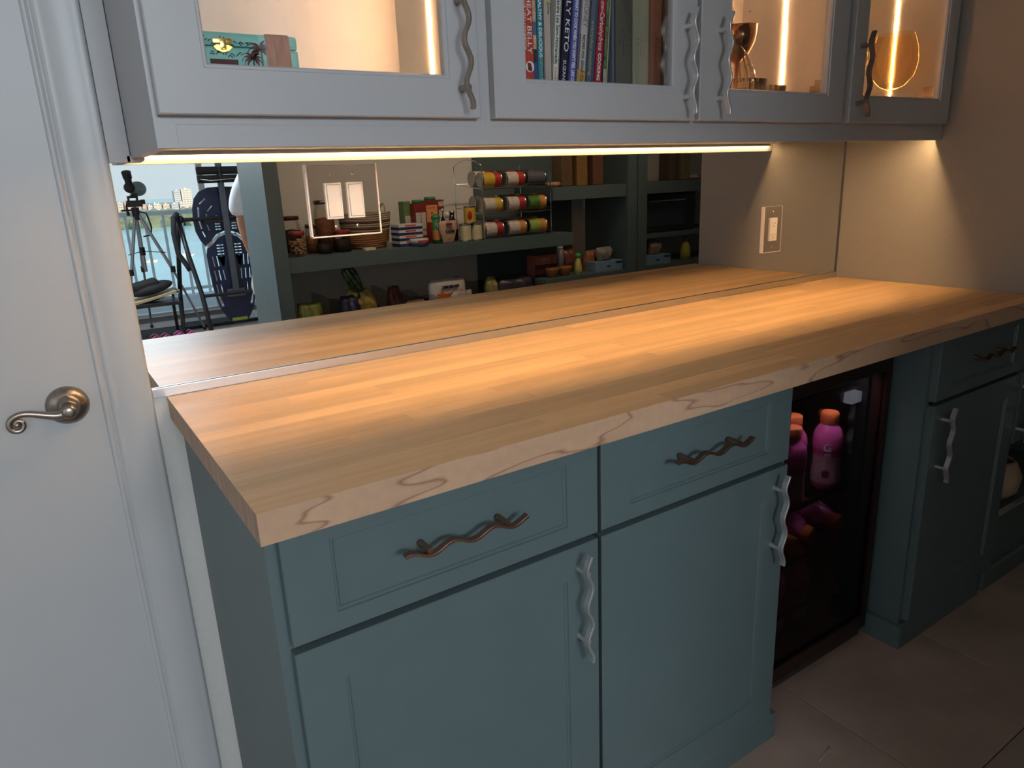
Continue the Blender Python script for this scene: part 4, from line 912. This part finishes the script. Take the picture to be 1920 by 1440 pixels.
skn = mat('skin', (.36, .17, .10), .5, var=.08, scale=14); shirt = mat('white_tshirt', (.62, .64, .68), .8, var=.05, scale=30, bump=.3); shorts = mat('beige_shorts', (.42, .37, .30), .85, var=.15, scale=26, bump=.4); hairm = mat('short_brown_hair', (.06, .035, .02), .7, var=.4, scale=120); shoe = mat('grey_shoe', (.20, .20, .22), .7)
P = [(0, 0, .98, .15, .11), (0, 0, 1.15, .15, .10), (0, 0, 1.36, .17, .11), (0, 0, 1.50, .07, .06), (0, -.01, 1.58, .055, .055), (0, .005, 1.66, .078, .092), (0, .01, 1.75, .075, .095),
     (-.19, 0, 1.44, .062), (-.245, 0, 1.30, .052), (-.265, .0, 1.13, .043), (-.255, .02, 1.0, .040), (-.235, .035, .88, .028), (-.232, .04, .83, .030, .018),
     (.19, 0, 1.44, .062), (.245, 0, 1.30, .052), (.265, .0, 1.13, .043), (.255, .02, 1.0, .040), (.235, .035, .88, .028), (.232, .04, .83, .030, .018),
     (-.10, 0, .90, .10), (-.11, 0, .70, .085), (-.11, .005, .50, .062), (-.11, -.01, .34, .058), (-.11, -.01, .10, .038), (-.11, .0, .05, .042), (-.11, .14, .03, .036, .024),
     (.10, 0, .90, .10), (.11, 0, .70, .085), (.11, .005, .50, .062), (.11, -.01, .34, .058), (.11, -.01, .10, .038), (.11, .0, .05, .042), (.11, .14, .03, .036, .024)]
E_ = [(0, 1), (1, 2), (2, 3), (3, 4), (4, 5), (5, 6), (2, 7), (7, 8), (8, 9), (9, 10), (10, 11), (11, 12), (2, 13), (13, 14), (14, 15), (15, 16), (16, 17), (17, 18), (0, 19), (19, 20), (20, 21), (21, 22), (22, 23), (23, 24), (24, 25), (0, 26), (26, 27), (27, 28), (28, 29), (29, 30), (30, 31), (31, 32)]
body = skin('body', P, E_, skn, ps)
hb = MB()
for s in (-1, 1):
    for k, (dy, L) in enumerate(((.024, .070), (.009, .080), (-.006, .075), (-.020, .060))):
        x0 = s * .232; hb.tube([(x0, .04 + dy * .8, .815), (x0 - s * .002, .04 + dy, .79 - L * .25), (x0 - s * .008, .042 + dy, .79 - L * .65), (x0 - s * .020, .045 + dy, .79 - L)], [.010, .0095, .0085, .006], 8)
    hb.tube([(s * .232, .06, .84), (s * .224, .082, .815), (s * .216, .088, .785), (s * .212, .086, .765)], [.011, .0105, .0095, .007], 8)
hb.sphere((0, .108, 1.665), .015, (.8, 1, 1.2), 10)
for s in (-1, 1): hb.sphere((s * .082, 0, 1.67), .022, (.35, .8, 1.3), 10)
hb.build('hands_and_face', skn, ps)
fb = MB()
for s in (-1, 1): fb.sphere((s * .030, .092, 1.69), .010, (1, .6, .6), 10)
fb.build('eyes', ktx, ps); MB().sphere((0, .094, 1.622), .022, (1, .35, .28), 10).build('mouth', mat('lips', (.30, .08, .06), .5), ps)
MB().sphere((0, -.012, 1.735), .102, (.86, 1.0, .82), 18).build('hair', hairm, ps)
skin('t_shirt', [(0, 0, .93, .19, .14), (0, 0, 1.15, .175, .125), (0, 0, 1.37, .19, .125), (0, 0, 1.475, .10, .08), (-.20, 0, 1.43, .085), (-.268, .0, 1.28, .078), (-.288, .0, 1.155, .080), (.20, 0, 1.43, .085), (.268, 0, 1.28, .078), (.288, 0, 1.155, .080)], [(0, 1), (1, 2), (2, 3), (2, 4), (4, 5), (5, 6), (2, 7), (7, 8), (8, 9)], shirt, ps)
skin('shorts', [(0, 0, .97, .175, .125), (-.105, 0, .86, .122), (-.150, 0, .66, .125), (-.150, 0, .50, .120), (.105, 0, .86, .122), (.150, 0, .66, .125), (.150, 0, .50, .120)], [(0, 1), (1, 2), (2, 3), (0, 4), (4, 5), (5, 6)], shorts, ps)
for s in (-1, 1): 
    b = MB(); b.box(s * .11 - .047, s * .11 + .047, -.07, .20, 0, .075, .028); b.build('shoe', shoe, ps)

# spotting scope on a tripod
tr = thing('tripod', 'silver and black camera tripod standing before the balcony door', 'tripod', (.755, -6.5, 0))
sil = mat('tripod_silver', (.42, .42, .43), .35, .9); 
for k, (dx, dy) in enumerate(((-.26, .16), (.42, .20), (.0, -.36))):
    b = MB(); b.cyl((dx * .05, dy * .05, 1.17), (dx * .55, dy * .55, .62), .016, n=10); b.mi = 1; b.cyl((dx * .55, dy * .55, .66), (dx * .55, dy * .55, .60), .023, n=10); b.mi = 0; b.cyl((dx * .55, dy * .55, .62), (dx, dy, .02), .011, n=10); b.mi = 1; b.sphere((dx, dy, .016), .018, n=8)
    b.build('leg', [sil, black], tr)
b = MB(); b.cyl((0, 0, .62), (0, 0, 1.26), .014, n=12); b.build('centre_column', sil, tr)
b = MB(); b.cyl((0, 0, 1.12), (0, 0, 1.24), .036, n=14); b.cyl((-.12, 0, 1.215), (0, 0, 1.215), .008, n=8); b.cyl((0, 0, .78), (0, 0, .86), .024, n=10); b.tube([(.03, 0, 1.20), (.09, .01, 1.18), (.115, .01, 1.05), (.10, .01, .97), (.03, .0, .96)], .008, 8)
b.cyl((0, 0, .82), (-.14, .09, .80), .004, n=6); b.cyl((0, 0, .82), (.19, .12, .80), .004, n=6); b.build('brace', black, tr)
b = MB(); b.bm.verts.ensure_lookup_table(); b.box(-.055, .06, -.04, .04, 1.40, 1.455, .006); b.box(-.045, .035, -.03, .03, 1.475, 1.495, .003); b.box(-.045, -.03, -.02, .02, 1.45, 1.48); b.box(.02, .035, -.02, .02, 1.45, 1.48); b.tube([(-.05, 0, 1.45), (-.065, .03, 1.40), (-.062, .05, 1.33)], [.006, .009, .013], 8); b.box(.05, .085, -.02, .02, 1.42, 1.46, .004); b.build('pan_head', black, tr, M=Matrix.Translation((0, 0, -.155)) @ Matrix.Translation((0,0,1.4)) @ Matrix.Diagonal((1.15, 1.15, 1.1, 1)) @ Matrix.Translation((0,0,-1.4)))
sc = thing('spotting_scope', 'olive and black spotting scope mounted on the tripod', 'scope', (.765, -6.5, 1.349)); sc.scale = (1.3, 1.3, 1.25)
olive = mat('olive_rubber', (.17, .19, .16), .5)
def alongM(a, b_):
    a = Vector(a); b_ = Vector(b_); q = (b_ - a).to_track_quat('Z', 'Y').to_matrix().to_4x4(); q.translation = a; return q
MB().lathe([(0, 0), (.030, 0), (.036, .04), (.040, .10), (.052, .16), (.056, .23), (.056, .26), (.048, .262), (0, .25)], 26, alongM((-.03, .10, .052), (.055, -.14, .052))).build('objective_barrel', olive, sc)
b = MB(); b.sphere((-.03, .10, .060), .040, (1, 1, 1), 16); b.cyl((-.03, .10, .06), (-.036, .135, .135), .024, n=16); b.cyl((-.035, .132, .128), (-.042, .155, .172), .030, .032, 18); b.build('eyepiece', black, sc)
b = MB(); b.box(-.025, .020, -.02, .06, 0, .012, .002); b.cyl((0, .02, .010), (0, .02, .03), .014, n=10); b.build('foot', black, sc)

# inversion table
def plate(name, outer, holes, th, m, parent, yy):
    cu = bpy.data.curves.new(name, 'CURVE'); cu.dimensions = '2D'; cu.fill_mode = 'BOTH'; cu.extrude = th / 2
    for k, loop in enumerate([outer] + holes):
        s = cu.splines.new('POLY'); s.points.add(len(loop) - 1); s.use_cyclic_u = True
        for p, (a, c_) in zip(s.points, loop): p.co = (a, c_, 0, 1)
    o = bpy.data.objects.new(name, cu); COL.objects.link(o); dg = bpy.context.evaluated_depsgraph_get(); me = bpy.data.meshes.new_from_object(o.evaluated_get(dg)); bpy.data.objects.remove(o)
    me.transform(Matrix.Translation((0, yy, 0)) @ Matrix.Rotation(PI / 2, 4, 'X')); me.materials.clear(); me.materials.append(m); r = bpy.data.objects.new(name, me); COL.objects.link(r); r.parent = parent; return r
iv = thing('inversion_table', 'navy moulded inversion table on a black steel frame, upright by the balcony door', 'exercise machine', (1.44, -5.9, 0))
nv = mat('navy_shell', (.012, .018, .060), .45, var=.15); fr_ = mat('black_frame', (.012, .013, .016), .4); gst = mat('grey_steel', (.12, .14, .16), .4, .6)
def capsule(x0, z0, x1, z1, w):
    d = Vector((x1 - x0, z1 - z0)); L = d.length; d /= L; n_ = Vector((-d.y, d.x)) * w / 2; return [(x0 + n_.x, z0 + n_.y), (x0 - n_.x, z0 - n_.y), (x1 - n_.x, z1 - n_.y), (x1 + n_.x, z1 + n_.y)]
def sym(pl, c_=.0): return pl + [(2 * c_ - a, z) for a, z in pl[::-1]]
up_ = sym([(-.02, 1.40), (-.12, 1.395), (-.20, 1.36), (-.25, 1.30), (-.278, 1.21), (-.285, 1.10), (-.278, 1.0), (-.25, .92), (-.215, .865), (-.16, .90), (-.10, .965), (-.03, .99)])
hs = []
for s in (-1, 1):
    hs += [capsule(s * .225, 1.22, s * .235, 1.12, .016), capsule(s * .235, 1.105, s * .222, 1.02, .016), capsule(s * .22, 1.0, s * .20, .945, .014), capsule(s * .21, 1.25, s * .15, 1.30, .012), capsule(s * .16, 1.16, s * .175, 1.08, .012), capsule(s * .15, 1.18, s * .10, 1.23, .011), capsule(s * .11, 1.09, s * .07, 1.14, .010), capsule(s * .17, 1.06, s * .155, 1.0, .010)]
    hs += [capsule(s * .05, 1.06 - .025 * q, s * .10, 1.06 - .025 * q, .011) for q in range(3)]
plate('upper_shell', up_, hs, .025, nv, iv, 0)
lo_ = sym([(-.03, .955), (-.09, .93), (-.15, .865), (-.20, .835), (-.215, .77), (-.21, .62), (-.20, .48), (-.185, .36), (-.155, .24), (-.10, .14), (-.05, .10), (-.01, .095)])
hs = []
for s in (-1, 1):
    for (xx) in (.165, .125, .085): hs += [capsule(s * xx, .76 - q * .135, s * (xx - .008), .66 - q * .135, .012) for q in range(3 if xx > .1 else 2)]
    hs += [capsule(s * .05, .86 - .028 * q, s * .115, .86 - .028 * q, .011) for q in range(5)] + [capsule(s * .165, .40, s * .135, .27, .026)]
plate('lower_shell', lo_, hs, .025, nv, iv, 0)
b = MB(); b.tube([(-.215, .0, .862), (-.155, 0, .885), (-.09, 0, .948), (-.02, 0, .97), (.09, 0, .948), (.155, 0, .885), (.215, 0, .862)], .009, 8); b.build('pale_waist_trim', whc, iv)
MB().box(-.07, .075, .013, .016, .12, .150).build('yellow_label', mat('yellow_green_tag', (.35, .40, .05), .5), iv)
b = MB(); b.box(-.028, .028, .03, .06, .42, 1.62, .004); b.box(-.085, .085, .02, .05, .36, .44, .01); b.build('centre_rail', gst, iv)
b = MB(); b.cyl((-.44, .04, 1.115), (.44, .04, 1.115), .018, n=12); b.sphere((-.40, .04, 1.12), .035, n=10); b.box(-.20, .02, .02, .05, 1.08, 1.11); b.build('pivot_bar', fr_, iv)
b = MB()
for zz in (1.545, 1.47): b.cyl((-.20, .06, zz), (-.01, .06, zz), .036, n=14); b.cyl((.01, .06, zz), (.20, .06, zz), .036, n=14)
b.build('foam_ankle_roller', mat('foam_black', (.02, .018, .018), .9), iv)
b = MB(); b.tube([(-.19, .10, 1.47), (-.10, .12, 1.455), (.0, .12, 1.46), (.16, .10, 1.47)], .006, 8); b.build('ankle_wire', chrome, iv)
for s in (-1, 1):
    b = MB(); b.tube([(s * .42, .04, 1.12), (s * .40, .16, .80), (s * .37, .34, .45), (s * .36, .52, .02)], .021, 10); b.build('front_leg', fr_, iv)
    b = MB(); b.tube([(s * .42, .04, 1.12), (s * .44, -.12, .80), (s * .45, -.34, .40), (s * .45, -.50, .02)], .021, 10); b.build('rear_leg', fr_, iv)
    b = MB(); b.tube([(s * .425, .05, 1.17), (s * .47, .12, 1.14), (s * .49, .13, 1.0), (s * .48, .13, .82), (s * .42, .14, .70), (s * .405, .15, .66)], .024, 10); b.build('padded_handle', mat('handle_foam', (.02, .02, .025), .8), iv)
b = MB(); b.cyl((-.38, .30, .43), (.38, .30, .43), .016, n=10); b.cyl((-.36, .52, .022), (.36, .52, .022), .02, n=10); b.cyl((-.45, -.5, .022), (.45, -.5, .022), .02, n=10); b.build('cross_bar', fr_, iv)
# low table with bag
lt = thing('side_table', 'low black metal table with shelf left of the inversion table', 'table', (.76, -6.02, 0))
MB().box(-.26, .17, -.22, .22, .355, .385, .004).build('table_top', fr_, lt)
for (dx, dy) in ((-.24, -.2), (.15, -.2), (-.24, .2), (.15, .2)): MB().box(dx - .014, dx + .014, dy - .014, dy + .014, 0, .355).build('leg', fr_, lt)
b = MB(); b.tube([(.16, -.2, .37), (.16, -.2, .46), (.155, -.1, .475), (.155, .1, .475), (.16, .2, .46), (.16, .2, .37)], .012, 8); b.build('side_loop', fr_, lt)
o = MB().box(-.24, .20, -.15, .15, -.012, .012, .003).build('wooden_board', mat('pale_board', (.55, .42, .24), .5)); o.location = (.74, -6.02, .432); o.rotation_euler.y = -.20; tag(o, 'thin pale wooden board leaning under the black bag', 'board')
bgm = mat('black_canvas', (.014, .014, .016), .75, var=.4, bump=.3)
t = thing('duffel_bag', 'black bag slumped on the low black table', 'bag', (.72, -6.02, .455)); t.rotation_euler.y = -.20
b = MB(); b.sphere((0, 0, .05), .2, (1.0, .7, .28), 20); b.box(-.15, .08, -.10, .10, .05, .135, .03); b.build('bag_body', bgm, t, smooth=60); MB().sphere((.02, 0, -.048), .09, (1, .8, .22), 14).build('hanging_strap', bgm, t)
# dumbbells
db_m = [mat('pink_vinyl', (.36, .03, .13), .4), mat('red_vinyl', (.28, .02, .05), .4), mat('magenta_vinyl', (.42, .03, .22), .4)]
for k, (x, y, m_i, l) in enumerate(((.66, -5.86, 1, 'small red hex dumbbell, leftmost of the row on the mat'), (.745, -5.83, 1, 'red hex dumbbell second from left on the mat'), (.86, -5.80, 2, 'magenta hex dumbbell in the middle of the mat'), (.955, -5.80, 2, 'magenta hex dumbbell at the right of the mat'), (.80, -5.62, 0, 'pink hex dumbbell nearest the mirror'))):
    t = thing('dumbbell', l, 'dumbbell', (x, y, .062), 'hex dumbbells on the floor mat'); s_ = 1.0 + .12 * (m_i == 2)
    for yy in (-.06, .06): b = MB(); b.cyl((0, yy - .026, 0), (0, yy + .026, 0), .045 * s_, n=6); b.build('hex_head', db_m[m_i], t)
    MB().cyl((0, -.04, 0), (0, .04, 0), .014, n=12).build('grip', db_m[m_i], t)
    t.location.z = .0485 * 1.0 if m_i != 2 else .0525
o = MB().box(.45, 1.02, -6.75, -5.55, .0002, .006, .002).build('exercise_mat', mat('black_mat', (.02, .02, .023), .9)); tag(o, 'black exercise mat under the dumbbells', 'mat')
o = MB().box(1.04, 1.62, -6.9, -6.45, .0002, .006, .002).build('exercise_mat', mat('black_mat_2', (.018, .018, .02), .9)); tag(o, 'black floor mat below the inversion table', 'mat')
